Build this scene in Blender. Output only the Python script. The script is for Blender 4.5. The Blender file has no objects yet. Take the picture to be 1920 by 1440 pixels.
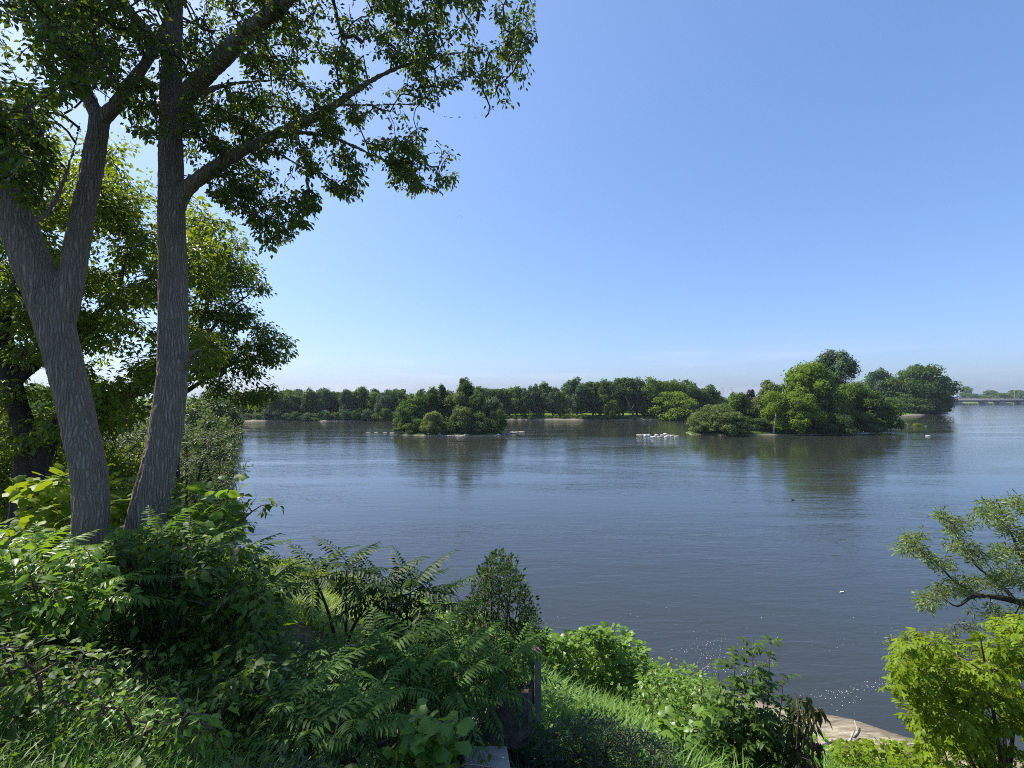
import bpy, math, random
import numpy as np
from mathutils import Vector
random.seed(7); rng = np.random.default_rng(7)
R = math.radians
scn = bpy.context.scene
COL = scn.collection

# ------------------------------------------------------------------ camera, sky, sun, exposure
EYE = 9.0; F = 880.0; HY = 745.0
SUN_EL, SUN_ROT = 50.0, -62.0
cam = bpy.data.cameras.new('camera'); cam_o = bpy.data.objects.new('camera', cam); COL.objects.link(cam_o)
cam.sensor_width = 36; cam.lens = 36 * F / 1920; cam.shift_y = (HY - 720) / 1920
cam.clip_start = 0.05; cam.clip_end = 9000
cam_o.location = (0, 0, EYE); cam_o.rotation_euler = (R(90), 0, 0)
scn.camera = cam_o
w = bpy.data.worlds.new('World'); scn.world = w; w.use_nodes = True
nt = w.node_tree; nt.nodes.clear()
sky = nt.nodes.new('ShaderNodeTexSky'); sky.sky_type = 'NISHITA'; sky.sun_disc = False
sky.sun_elevation = R(SUN_EL); sky.sun_rotation = R(SUN_ROT); sky.altitude = 50
sky.air_density = 0.89; sky.dust_density = 1.7; sky.ozone_density = 0.5
bg = nt.nodes.new('ShaderNodeBackground'); bg.inputs[1].default_value = 0.14
hsv = nt.nodes.new('ShaderNodeHueSaturation'); hsv.inputs['Hue'].default_value = 0.491
hsv.inputs['Saturation'].default_value = 1.2
wo = nt.nodes.new('ShaderNodeOutputWorld')
gam = nt.nodes.new('ShaderNodeGamma'); gam.inputs[1].default_value = 0.64     # phone-camera tone curve of the sky
tint = nt.nodes.new('ShaderNodeMix'); tint.data_type = 'RGBA'; tint.blend_type = 'MULTIPLY'; tint.inputs[0].default_value = 1
tint.inputs[7].default_value = (0.84, 1.05, 1.50, 1)
nt.links.new(sky.outputs[0], gam.inputs[0]); nt.links.new(gam.outputs[0], hsv.inputs['Color'])
tcw = nt.nodes.new('ShaderNodeTexCoord'); mpw = nt.nodes.new('ShaderNodeMapping'); mpw.inputs['Scale'].default_value = (1.2, 1.2, 16)
nzw = nt.nodes.new('ShaderNodeTexNoise'); nzw.inputs['Scale'].default_value = 2.2; nzw.inputs['Detail'].default_value = 6
rpw = nt.nodes.new('ShaderNodeMapRange'); rpw.inputs['From Min'].default_value = .5; rpw.inputs['From Max'].default_value = .75; rpw.inputs['To Max'].default_value = .14
sxw = nt.nodes.new('ShaderNodeSeparateXYZ'); mkw = nt.nodes.new('ShaderNodeMapRange'); mkw.inputs['From Min'].default_value = .14; mkw.inputs['From Max'].default_value = .03
mlw = nt.nodes.new('ShaderNodeMath'); mlw.operation = 'MULTIPLY'; mxw = nt.nodes.new('ShaderNodeMix'); mxw.data_type = 'RGBA'; mxw.inputs[7].default_value = (6.6, 5.4, 6.6, 1)
nt.links.new(tcw.outputs['Generated'], mpw.inputs[0]); nt.links.new(mpw.outputs[0], nzw.inputs['Vector']); nt.links.new(nzw.outputs['Fac'], rpw.inputs['Value'])
nt.links.new(tcw.outputs['Generated'], sxw.inputs[0]); nt.links.new(sxw.outputs['Z'], mkw.inputs['Value'])
nt.links.new(rpw.outputs[0], mlw.inputs[0]); nt.links.new(mkw.outputs[0], mlw.inputs[1]); nt.links.new(mlw.outputs[0], mxw.inputs[0])
nt.links.new(hsv.outputs[0], tint.inputs[6]); nt.links.new(tint.outputs[2], mxw.inputs[6]); nt.links.new(mxw.outputs[2], bg.inputs[0])
nt.links.new(bg.outputs[0], wo.inputs[0])
sun = bpy.data.lights.new('sun', 'SUN'); sun.energy = 4.5; sun.angle = R(0.53); sun.color = (1, 0.95, 0.87)
sun_o = bpy.data.objects.new('sun', sun); COL.objects.link(sun_o)
az = R(SUN_ROT)
sdir = Vector((math.sin(az) * math.cos(R(SUN_EL)), math.cos(az) * math.cos(R(SUN_EL)), math.sin(R(SUN_EL))))
sun_o.rotation_euler = sdir.to_track_quat('Z', 'Y').to_euler(); sun_o.location = (0, 0, 60)
vs = scn.view_settings; vs.view_transform = 'Standard'; vs.look = 'None'; vs.gamma = 1; vs.use_curve_mapping = False
vs.exposure = 0.86
scn.render.engine = 'CYCLES'
cy = scn.cycles; cy.use_denoising = False; cy.max_bounces = 5; cy.diffuse_bounces = 2; cy.glossy_bounces = 3
cy.transmission_bounces = 3; cy.transparent_max_bounces = 4; cy.caustics_reflective = False; cy.caustics_refractive = False
cy.volume_bounces = 0; cy.sample_clamp_direct = 12; cy.sample_clamp_indirect = 4; cy.pixel_filter_type = 'BLACKMAN_HARRIS'; cy.filter_width = 1.0
try: cy.denoiser = 'OPENIMAGEDENOISE'
except Exception: pass

# ------------------------------------------------------------------ helpers
def P(px, py, Y):
    return Vector(((px - 960) / F * Y, Y, EYE - (py - HY) / F * Y))

def tag(o, label=None, cat=None, group=None, kind=None):
    if label: o['label'] = label
    if cat: o['category'] = cat
    if group: o['group'] = group
    if kind: o['kind'] = kind
    return o

def empty(name, loc, label=None, cat=None, group=None, kind=None):
    o = bpy.data.objects.new(name, None); COL.objects.link(o); o.location = loc
    o.empty_display_size = 0.1
    return tag(o, label, cat, group, kind)

def mk(name, mesh, mat, parent=None, loc=None):
    if mat is not None and not mesh.materials: mesh.materials.append(mat)
    o = bpy.data.objects.new(name, mesh); COL.objects.link(o)
    if parent is not None: o.parent = parent
    if loc is not None: o.location = loc
    return o

def np_mesh(name, V, Fc, smooth=False):
    """Fc: (k,c) int array"""
    me = bpy.data.meshes.new(name)
    V = np.asarray(V, dtype=np.float32); Fc = np.asarray(Fc, dtype=np.int32)
    k, c = Fc.shape
    me.vertices.add(len(V)); me.vertices.foreach_set('co', V.ravel())
    me.loops.add(k * c); me.loops.foreach_set('vertex_index', Fc.ravel())
    me.polygons.add(k); me.polygons.foreach_set('loop_start', np.arange(0, k * c, c, dtype=np.int32))
    if smooth: me.polygons.foreach_set('use_smooth', np.ones(k, dtype=bool))
    me.update(calc_edges=True)
    return me

def join_np(parts):
    Vs, Fs, off = [], [], 0
    for V, Fc in parts:
        if len(V) == 0: continue
        Vs.append(np.asarray(V, float)); Fs.append(np.asarray(Fc) + off); off += len(V)
    return np.concatenate(Vs), np.concatenate(Fs)

def frames(D, N):
    D = D / (np.linalg.norm(D, axis=1, keepdims=True) + 1e-9)
    X = np.cross(D, N); X /= (np.linalg.norm(X, axis=1, keepdims=True) + 1e-9)
    Z = np.cross(X, D)
    return np.stack([X, D, Z], axis=2)          # columns

def scatter(tmpl, pos, M, s):
    tv, tf = tmpl
    m = len(tv)
    V = pos[:, None, :] + np.einsum('nij,mj->nmi', M, tv) * s[:, None, None]
    Fc = (tf[None] + (np.arange(len(pos)) * m)[:, None, None]).reshape(-1, tf.shape[1])
    return V.reshape(-1, 3), Fc

def hash3(i, j, k, seed):
    h = (i * 374761393 + j * 668265263 + k * 2147483647 + seed * 974711) & 0xffffffff
    h = ((h ^ (h >> 13)) * 1274126177) & 0xffffffff
    return ((h ^ (h >> 16)) & 0xffff) / 65535.0

def vnoise(p, seed=0):
    p = np.asarray(p, float); i = np.floor(p).astype(np.int64); f = p - i; f = f * f * (3 - 2 * f)
    r = 0
    for a in (0, 1):
        for b in (0, 1):
            for c in (0, 1):
                wgt = (f[:, 0] if a else 1 - f[:, 0]) * (f[:, 1] if b else 1 - f[:, 1]) * (f[:, 2] if c else 1 - f[:, 2])
                r = r + wgt * hash3(i[:, 0] + a, i[:, 1] + b, i[:, 2] + c, seed)
    return r

def fbm(p, seed=0, octv=4):
    p = np.asarray(p, float); r = 0; a = 0.5
    for o in range(octv):
        r = r + a * vnoise(p * 2 ** o, seed + o); a *= 0.5
    return r

# ------------------------------------------------------------------ materials
def newmat(name):
    m = bpy.data.materials.new(name); m.use_nodes = True
    m.node_tree.nodes.clear()
    return m, m.node_tree

def N(t, typ, **kw):
    n = t.nodes.new(typ)
    for k, v in kw.items():
        if k in n.inputs: n.inputs[k].default_value = v
        else: setattr(n, k, v)
    return n

def leaf_mat(name, c1, c2, trans=(0.25, 0.42, 0.03), tmix=0.4, rough=0.45, var=1.0, spec=0.4):
    m, t = newmat(name)
    geo = N(t, 'ShaderNodeNewGeometry'); oi = N(t, 'ShaderNodeObjectInfo')
    add = N(t, 'ShaderNodeMath', operation='ADD'); fr = N(t, 'ShaderNodeMath', operation='FRACT')
    t.links.new(geo.outputs['Random Per Island'], add.inputs[0]); t.links.new(oi.outputs['Random'], add.inputs[1])
    t.links.new(add.outputs[0], fr.inputs[0])
    tc = N(t, 'ShaderNodeTexCoord'); no = N(t, 'ShaderNodeTexNoise'); no.inputs['Scale'].default_value = 1.3
    t.links.new(geo.outputs['Position'], no.inputs['Vector'])
    mixf = N(t, 'ShaderNodeMath', operation='MULTIPLY_ADD'); mixf.inputs[1].default_value = 0.6 * var
    t.links.new(fr.outputs[0], mixf.inputs[0])
    sub = N(t, 'ShaderNodeMath', operation='MULTIPLY_ADD'); sub.inputs[1].default_value = 1.6; sub.inputs[2].default_value = -0.5
    t.links.new(no.outputs['Fac'], sub.inputs[0]); t.links.new(sub.outputs[0], mixf.inputs[2])
    mx = N(t, 'ShaderNodeMix', data_type='RGBA'); mx.clamp_factor = True
    mx.inputs[6].default_value = (*c1, 1); mx.inputs[7].default_value = (*c2, 1)
    t.links.new(mixf.outputs[0], mx.inputs[0])
    pr = N(t, 'ShaderNodeBsdfPrincipled'); pr.inputs['Roughness'].default_value = rough
    pr.inputs['Specular IOR Level'].default_value = spec
    t.links.new(mx.outputs[2], pr.inputs['Base Color'])
    tr = N(t, 'ShaderNodeBsdfTranslucent')
    mt = N(t, 'ShaderNodeMix', data_type='RGBA', blend_type='MIX'); mt.inputs[0].default_value = 0.35
    mt.inputs[6].default_value = (*trans, 1)
    t.links.new(mx.outputs[2], mt.inputs[7]); t.links.new(mt.outputs[2], tr.inputs[0])
    ms = N(t, 'ShaderNodeMixShader'); ms.inputs[0].default_value = tmix
    t.links.new(pr.outputs[0], ms.inputs[1]); t.links.new(tr.outputs[0], ms.inputs[2])
    o = N(t, 'ShaderNodeOutputMaterial'); t.links.new(ms.outputs[0], o.inputs[0])
    return m

def rough_mat(name, c1, c2, scale=5.0, rough=0.9, bump=0.3, stretch=(1, 1, 1), c3=None, bdist=0.02, spec=0.2):
    m, t = newmat(name)
    tc = N(t, 'ShaderNodeTexCoord'); mp = N(t, 'ShaderNodeMapping'); mp.inputs['Scale'].default_value = stretch
    t.links.new(tc.outputs['Object'], mp.inputs[0])
    no = N(t, 'ShaderNodeTexNoise'); no.inputs['Scale'].default_value = scale; no.inputs['Detail'].default_value = 8
    no.inputs['Roughness'].default_value = 0.65
    t.links.new(mp.outputs[0], no.inputs['Vector'])
    cr = N(t, 'ShaderNodeValToRGB'); cr.color_ramp.elements[0].position = 0.32; cr.color_ramp.elements[1].position = 0.68
    cr.color_ramp.elements[0].color = (*c1, 1); cr.color_ramp.elements[1].color = (*c2, 1)
    if c3:
        e = cr.color_ramp.elements.new(0.5); e.color = (*c3, 1)
    t.links.new(no.outputs['Fac'], cr.inputs[0])
    pr = N(t, 'ShaderNodeBsdfPrincipled'); pr.inputs['Roughness'].default_value = rough
    pr.inputs['Specular IOR Level'].default_value = spec
    t.links.new(cr.outputs[0], pr.inputs['Base Color'])
    n2 = N(t, 'ShaderNodeTexNoise'); n2.inputs['Scale'].default_value = scale * 4; n2.inputs['Detail'].default_value = 6
    t.links.new(mp.outputs[0], n2.inputs['Vector'])
    bp = N(t, 'ShaderNodeBump'); bp.inputs['Strength'].default_value = bump; bp.inputs['Distance'].default_value = bdist
    t.links.new(n2.outputs['Fac'], bp.inputs['Height']); t.links.new(bp.outputs[0], pr.inputs['Normal'])
    o = N(t, 'ShaderNodeOutputMaterial'); t.links.new(pr.outputs[0], o.inputs[0])
    return m

M = {}
def bark_mat(name, dark, mid, light):
    m, t = newmat(name)
    tc = N(t, 'ShaderNodeTexCoord')
    n0 = N(t, 'ShaderNodeTexNoise', Scale=5.0, Detail=3.0); t.links.new(tc.outputs['Object'], n0.inputs['Vector'])
    sc = N(t, 'ShaderNodeVectorMath', operation='SCALE'); sc.inputs['Scale'].default_value = 0.06; t.links.new(n0.outputs['Color'], sc.inputs[0])
    ad = N(t, 'ShaderNodeVectorMath', operation='ADD'); t.links.new(tc.outputs['Object'], ad.inputs[0]); t.links.new(sc.outputs[0], ad.inputs[1])
    mp = N(t, 'ShaderNodeMapping'); mp.inputs['Scale'].default_value = (36, 36, 3.4); t.links.new(ad.outputs[0], mp.inputs[0])
    vo = N(t, 'ShaderNodeTexVoronoi', feature='DISTANCE_TO_EDGE', Scale=1.0); t.links.new(mp.outputs[0], vo.inputs['Vector'])
    mr = N(t, 'ShaderNodeMapRange'); mr.inputs['From Max'].default_value = 0.5; t.links.new(vo.outputs['Distance'], mr.inputs['Value'])
    n1 = N(t, 'ShaderNodeTexNoise', Scale=3.0, Detail=8.0, Roughness=0.7); t.links.new(tc.outputs['Object'], n1.inputs['Vector'])
    n2 = N(t, 'ShaderNodeTexNoise', Scale=1.2, Detail=5.0, Roughness=0.8); t.links.new(mp.outputs[0], n2.inputs['Vector'])
    cr = N(t, 'ShaderNodeValToRGB'); e = cr.color_ramp.elements; e[0].position = 0.3; e[0].color = (*mid, 1); e[1].position = 0.7; e[1].color = (*light, 1)
    t.links.new(n2.outputs['Fac'], cr.inputs[0])
    mo = N(t, 'ShaderNodeMix', data_type='RGBA'); mo.inputs[7].default_value = (0.2, 0.2, 0.15, 1)
    gr = N(t, 'ShaderNodeMapRange'); gr.inputs['From Min'].default_value = .5; gr.inputs['From Max'].default_value = .75; gr.inputs['To Max'].default_value = .6
    t.links.new(n1.outputs['Fac'], gr.inputs['Value']); t.links.new(gr.outputs[0], mo.inputs[0]); t.links.new(cr.outputs[0], mo.inputs[6])
    mx = N(t, 'ShaderNodeMix', data_type='RGBA'); mx.inputs[6].default_value = (*dark, 1)
    t.links.new(mr.outputs[0], mx.inputs[0]); t.links.new(mo.outputs[2], mx.inputs[7])
    h = N(t, 'ShaderNodeMath', operation='MULTIPLY_ADD'); h.inputs[1].default_value = .35; t.links.new(n2.outputs['Fac'], h.inputs[0]); t.links.new(mr.outputs[0], h.inputs[2])
    bp = N(t, 'ShaderNodeBump', Strength=1.0, Distance=0.025); t.links.new(h.outputs[0], bp.inputs['Height'])
    pr = N(t, 'ShaderNodeBsdfPrincipled', Roughness=0.95); pr.inputs['Specular IOR Level'].default_value = 0.15
    t.links.new(mx.outputs[2], pr.inputs['Base Color']); t.links.new(bp.outputs[0], pr.inputs['Normal'])
    o = N(t, 'ShaderNodeOutputMaterial'); t.links.new(pr.outputs[0], o.inputs[0]); return m
M['bark'] = bark_mat('grey_bark', (0.19, 0.15, 0.108), (0.35, 0.285, 0.21), (0.5, 0.42, 0.32))
M['dark_bark'] = rough_mat('dark_bark', (0.025, 0.02, 0.016), (0.09, 0.075, 0.06), 6, 0.95, 0.6, (2, 2, 0.5))
M['twig'] = rough_mat('twig_bark', (0.05, 0.04, 0.03), (0.13, 0.11, 0.085), 12, 0.9, 0.2)
M['stem'] = rough_mat('sumac_stem', (0.06, 0.045, 0.03), (0.16, 0.12, 0.09), 12, 0.85, 0.2)
M['dry'] = rough_mat('dry_stalk', (0.25, 0.2, 0.12), (0.42, 0.35, 0.24), 10, 0.9, 0.2)
M['drift'] = rough_mat('driftwood', (0.2, 0.17, 0.13), (0.5, 0.45, 0.38), 9, 0.9, 0.5, (1, 1, 1))
M['canopy'] = leaf_mat('canopy_leaf', (0.035, 0.06, 0.01), (0.08, 0.12, 0.016), (0.26, 0.38, 0.015), 0.36, spec=.3)
M['yellowgreen'] = leaf_mat('sunny_leaf', (0.045, 0.09, 0.01), (0.11, 0.16, 0.016), (0.38, 0.48, 0.02), 0.45, spec=.3)
M['lime'] = leaf_mat('lime_leaf', (0.08, 0.155, 0.008), (0.2, 0.28, 0.012), (0.42, 0.52, 0.015), 0.4, 0.5, spec=.2, var=1.3)
M['sumac'] = leaf_mat('sumac_leaf', (0.05, 0.11, 0.02), (0.095, 0.185, 0.03), (0.24, 0.42, 0.03), 0.36, 0.6, spec=0.25)
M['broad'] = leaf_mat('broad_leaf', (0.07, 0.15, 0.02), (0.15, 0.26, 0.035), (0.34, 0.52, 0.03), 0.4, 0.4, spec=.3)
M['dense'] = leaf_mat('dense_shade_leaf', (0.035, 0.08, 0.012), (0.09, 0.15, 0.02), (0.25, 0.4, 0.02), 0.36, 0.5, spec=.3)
M['sapling'] = leaf_mat('dark_silhouette_leaf', (0.018, 0.042, 0.01), (0.04, 0.08, 0.014), (0.12, 0.24, 0.02), 0.25, 0.55, spec=.25)  # dark shrub leaves; on the sumac tops it paints their silhouette shade
M['vine'] = leaf_mat('vine_leaf', (0.085, 0.18, 0.02), (0.17, 0.28, 0.03), (0.35, 0.52, 0.04), 0.35, 0.4)
M['willow'] = leaf_mat('willow_leaf', (0.08, 0.13, 0.035), (0.16, 0.22, 0.06), (0.3, 0.4, 0.06), 0.35, 0.4)
M['greywillow'] = leaf_mat('grey_willow_leaf', (0.06, 0.09, 0.035), (0.12, 0.155, 0.06), (0.22, 0.3, 0.06), 0.35, 0.5)
M['grass'] = leaf_mat('grass_blade', (0.07, 0.16, 0.02), (0.16, 0.29, 0.035), (0.3, 0.5, 0.04), 0.35, 0.5)
M['lawn'] = leaf_mat('meadow_blade', (0.13, 0.21, 0.025), (0.25, 0.34, 0.04), (0.42, 0.55, 0.05), 0.35, 0.5)
M['withered'] = leaf_mat('droopy_leaf', (0.03, 0.05, 0.014), (0.08, 0.09, 0.025), (0.16, 0.2, 0.03), 0.25, 0.5)
M['weed'] = leaf_mat('weed_leaf', (0.03, 0.06, 0.028), (0.06, 0.11, 0.045), (0.1, 0.22, 0.06), 0.25, 0.5)
M['purple'] = leaf_mat('dark_purple_leaf', (0.02, 0.012, 0.014), (0.04, 0.025, 0.025), (0.05, 0.02, 0.02), 0.2)
FAR = [leaf_mat('far_leaf_deep', (0.035, 0.07, 0.018), (0.085, 0.14, 0.03), (0.16, 0.28, 0.04), 0.28, 0.7, 1.25, spec=0.15),
       leaf_mat('far_leaf_mid', (0.055, 0.105, 0.018), (0.12, 0.19, 0.032), (0.22, 0.34, 0.04), 0.3, 0.7, 1.25, spec=0.15),
       leaf_mat('far_leaf_bright', (0.085, 0.15, 0.014), (0.17, 0.25, 0.024), (0.3, 0.44, 0.03), 0.32, 0.7, 1.25, spec=0.15),
       leaf_mat('far_leaf_blue', (0.055, 0.1, 0.045), (0.11, 0.165, 0.07), (0.16, 0.26, 0.08), 0.28, 0.7, 1.25, spec=0.15),  # bluish colour also stands in for haze on the farthest trees
       leaf_mat('far_leaf_olive', (0.085, 0.125, 0.035), (0.16, 0.21, 0.06), (0.26, 0.34, 0.06), 0.32, 0.7, 1.25, spec=0.15),
       leaf_mat('far_leaf_pale', (0.13, 0.18, 0.045), (0.24, 0.3, 0.075), (0.36, 0.44, 0.08), 0.32, 0.7, 1.25, spec=0.15)]
M['concrete'] = rough_mat('weathered_concrete', (0.22, 0.2, 0.175), (0.4, 0.375, 0.335), 4, 0.9, 0.35)
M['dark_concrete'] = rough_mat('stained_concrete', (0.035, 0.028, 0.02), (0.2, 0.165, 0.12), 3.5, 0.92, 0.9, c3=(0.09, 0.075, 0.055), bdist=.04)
M['rock'] = rough_mat('shore_rock', (0.2, 0.175, 0.14), (0.45, 0.41, 0.35), 2.0, 0.9, 0.5, bdist=0.05)
M['white_rock'] = rough_mat('bleached_rock', (0.38, 0.36, 0.33), (0.7, 0.68, 0.64), 3.0, 0.85, 0.4)
M['bridge'] = rough_mat('bridge_concrete', (0.36, 0.34, 0.31), (0.5, 0.48, 0.44), 0.3, 0.9, 0.1)
M['bridge_dark'] = rough_mat('bridge_girder', (0.05, 0.055, 0.07), (0.09, 0.1, 0.12), 0.5, 0.7, 0.1)
M['white'] = rough_mat('white_paint', (0.75, 0.76, 0.77), (0.85, 0.85, 0.85), 2, 0.6, 0.05)
M['roofbrown'] = rough_mat('brown_roof', (0.28, 0.17, 0.11), (0.4, 0.25, 0.17), 2, 0.85, 0.2)
M['brick'] = rough_mat('brown_brick', (0.2, 0.11, 0.08), (0.3, 0.17, 0.12), 3, 0.9, 0.2)
M['glass'] = rough_mat('window_glass', (0.02, 0.025, 0.03), (0.04, 0.045, 0.05), 1, 0.1, 0.0, spec=0.6)
M['metal'] = rough_mat('galvanised_steel', (0.3, 0.32, 0.35), (0.45, 0.47, 0.5), 1, 0.5, 0.05)
M['bird'] = rough_mat('bird_feather', (0.03, 0.03, 0.03), (0.08, 0.07, 0.06), 10, 0.8, 0.1)

def ground_mat():
    m, t = newmat('bank_soil')
    tc = N(t, 'ShaderNodeTexCoord'); sx = N(t, 'ShaderNodeSeparateXYZ'); t.links.new(tc.outputs['Object'], sx.inputs[0])
    no = N(t, 'ShaderNodeTexNoise', Scale=1.6, Detail=9.0, Roughness=0.7); t.links.new(tc.outputs['Object'], no.inputs['Vector'])
    st = N(t, 'ShaderNodeMapping'); st.inputs['Scale'].default_value = (0.9, 5, 3); st.inputs['Rotation'].default_value = (0, 0, R(22))
    t.links.new(tc.outputs['Object'], st.inputs[0])
    n2 = N(t, 'ShaderNodeTexNoise', Scale=2.2, Detail=9.0, Roughness=0.72); t.links.new(st.outputs[0], n2.inputs['Vector'])
    sand = N(t, 'ShaderNodeValToRGB'); e = sand.color_ramp.elements
    e[0].position = 0.34; e[0].color = (0.10, 0.08, 0.05, 1); e[1].position = 0.62; e[1].color = (0.42, 0.37, 0.26, 1)
    k = e.new(0.48); k.color = (0.26, 0.22, 0.15, 1)
    t.links.new(n2.outputs['Fac'], sand.inputs[0])
    soil = N(t, 'ShaderNodeValToRGB'); e = soil.color_ramp.elements
    e[0].position = 0.35; e[0].color = (0.03, 0.028, 0.015, 1); e[1].position = 0.7; e[1].color = (0.06, 0.075, 0.02, 1)
    t.links.new(no.outputs['Fac'], soil.inputs[0])
    ad = N(t, 'ShaderNodeMath', operation='MULTIPLY_ADD'); ad.inputs[1].default_value = 0.35
    t.links.new(no.outputs['Fac'], ad.inputs[0]); t.links.new(sx.outputs['Z'], ad.inputs[2])
    mr = N(t, 'ShaderNodeMapRange'); mr.inputs['From Min'].default_value = 0.44; mr.inputs['From Max'].default_value = 0.52
    t.links.new(ad.outputs[0], mr.inputs['Value'])
    bx = N(t, 'ShaderNodeMapRange'); bx.inputs['From Min'].default_value = 6.2; bx.inputs['From Max'].default_value = 5.0
    t.links.new(sx.outputs['X'], bx.inputs['Value'])
    mxx = N(t, 'ShaderNodeMath', operation='MAXIMUM'); t.links.new(mr.outputs[0], mxx.inputs[0]); t.links.new(bx.outputs[0], mxx.inputs[1])
    mr = mxx
    wet = N(t, 'ShaderNodeMapRange'); wet.inputs['From Min'].default_value = 0.0; wet.inputs['From Max'].default_value = 0.06
    wet.inputs['To Min'].default_value = 0.45
    t.links.new(sx.outputs['Z'], wet.inputs['Value'])
    wm = N(t, 'ShaderNodeVectorMath', operation='SCALE'); t.links.new(sand.outputs[0], wm.inputs[0]); t.links.new(wet.outputs[0], wm.inputs['Scale'])
    mx = N(t, 'ShaderNodeMix', data_type='RGBA'); t.links.new(mr.outputs[0], mx.inputs[0])
    t.links.new(wm.outputs[0], mx.inputs[6]); t.links.new(soil.outputs[0], mx.inputs[7])
    pr = N(t, 'ShaderNodeBsdfPrincipled', Roughness=0.92); pr.inputs['Specular IOR Level'].default_value = 0.2
    t.links.new(mx.outputs[2], pr.inputs['Base Color'])
    bp = N(t, 'ShaderNodeBump', Strength=0.7, Distance=0.05); t.links.new(n2.outputs['Fac'], bp.inputs['Height']); t.links.new(bp.outputs[0], pr.inputs['Normal'])
    o = N(t, 'ShaderNodeOutputMaterial'); t.links.new(pr.outputs[0], o.inputs[0])
    return m

def far_ground_mat(lo=.72, hi=.8, g1=(0.05, 0.1, 0.015, 1), g2=(0.15, 0.22, 0.03, 1)):
    m, t = newmat('far_bank_ground')
    tc = N(t, 'ShaderNodeTexCoord'); sx = N(t, 'ShaderNodeSeparateXYZ'); t.links.new(tc.outputs['Object'], sx.inputs[0])
    no = N(t, 'ShaderNodeTexNoise', Scale=0.35, Detail=8.0, Roughness=0.65); t.links.new(tc.outputs['Object'], no.inputs['Vector'])
    g = N(t, 'ShaderNodeValToRGB'); e = g.color_ramp.elements
    e[0].position = 0.35; e[0].color = g1; e[1].position = 0.65; e[1].color = g2
    t.links.new(no.outputs['Fac'], g.inputs[0])
    ad = N(t, 'ShaderNodeMath', operation='MULTIPLY_ADD'); ad.inputs[1].default_value = 0.5
    t.links.new(no.outputs['Fac'], ad.inputs[0]); t.links.new(sx.outputs['Z'], ad.inputs[2])
    mr = N(t, 'ShaderNodeMapRange'); mr.inputs['From Min'].default_value = lo; mr.inputs['From Max'].default_value = hi
    t.links.new(ad.outputs[0], mr.inputs['Value'])
    mx = N(t, 'ShaderNodeMix', data_type='RGBA'); mx.inputs[6].default_value = (0.21, 0.18, 0.13, 1)
    t.links.new(mr.outputs[0], mx.inputs[0]); t.links.new(g.outputs[0], mx.inputs[7])
    pr = N(t, 'ShaderNodeBsdfPrincipled', Roughness=0.95); pr.inputs['Specular IOR Level'].default_value = 0.1
    t.links.new(mx.outputs[2], pr.inputs['Base Color'])
    o = N(t, 'ShaderNodeOutputMaterial'); t.links.new(pr.outputs[0], o.inputs[0])
    return m

def water_mat():
    m, t = newmat('river_water')
    geo = N(t, 'ShaderNodeNewGeometry')
    def wave(sc, rot, stretch, detail, dist=0.6):
        mp = N(t, 'ShaderNodeMapping'); mp.inputs['Rotation'].default_value = (0, 0, R(rot)); mp.inputs['Scale'].default_value = stretch
        t.links.new(geo.outputs['Position'], mp.inputs[0])
        n = N(t, 'ShaderNodeTexNoise', Scale=sc, Detail=detail, Roughness=0.55, Distortion=dist)
        t.links.new(mp.outputs[0], n.inputs['Vector']); return n
    a = wave(1.0, -14, (0.8, 2.6, 1), 3.0)       # long ripples
    b = wave(3.4, 9, (0.8, 2.2, 1), 3.0)         # short ripples
    c = wave(0.02, 5, (0.7, 3.6, 1), 3.0, 1.2)       # calm / ruffled patches
    mr = N(t, 'ShaderNodeMapRange'); mr.inputs['From Min'].default_value = 0.40; mr.inputs['From Max'].default_value = 0.56
    mr.inputs['To Min'].default_value = 0.35; mr.inputs['To Max'].default_value = 1.0
    t.links.new(c.outputs['Fac'], mr.inputs['Value'])
    l = wave(0.36, -24, (0.6, 2.4, 1), 1.0, 0.3)     # slow swell lines
    ml = N(t, 'ShaderNodeMath', operation='MULTIPLY_ADD'); ml.inputs[1].default_value = 1.3
    t.links.new(l.outputs['Fac'], ml.inputs[0]); t.links.new(a.outputs['Fac'], ml.inputs[2])
    mb = N(t, 'ShaderNodeMath', operation='MULTIPLY_ADD'); mb.inputs[1].default_value = 0.30
    t.links.new(b.outputs['Fac'], mb.inputs[0]); t.links.new(ml.outputs[0], mb.inputs[2])
    bp = N(t, 'ShaderNodeBump', Distance=0.030)
    t.links.new(mr.outputs[0], bp.inputs['Strength']); t.links.new(mb.outputs[0], bp.inputs['Height'])
    pr = N(t, 'ShaderNodeBsdfPrincipled'); pr.inputs['Base Color'].default_value = (0.032, 0.035, 0.028, 1)
    pr.inputs['Roughness'].default_value = 0.03; pr.inputs['IOR'].default_value = 1.52
    t.links.new(bp.outputs[0], pr.inputs['Normal'])
    o = N(t, 'ShaderNodeOutputMaterial'); t.links.new(pr.outputs[0], o.inputs[0])
    return m
M['ground'] = ground_mat(); M['farground'] = far_ground_mat(); M['island'] = far_ground_mat(.34, .42, (0.03, 0.045, 0.012, 1), (0.07, 0.11, 0.02, 1)); M['water'] = water_mat()

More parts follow.
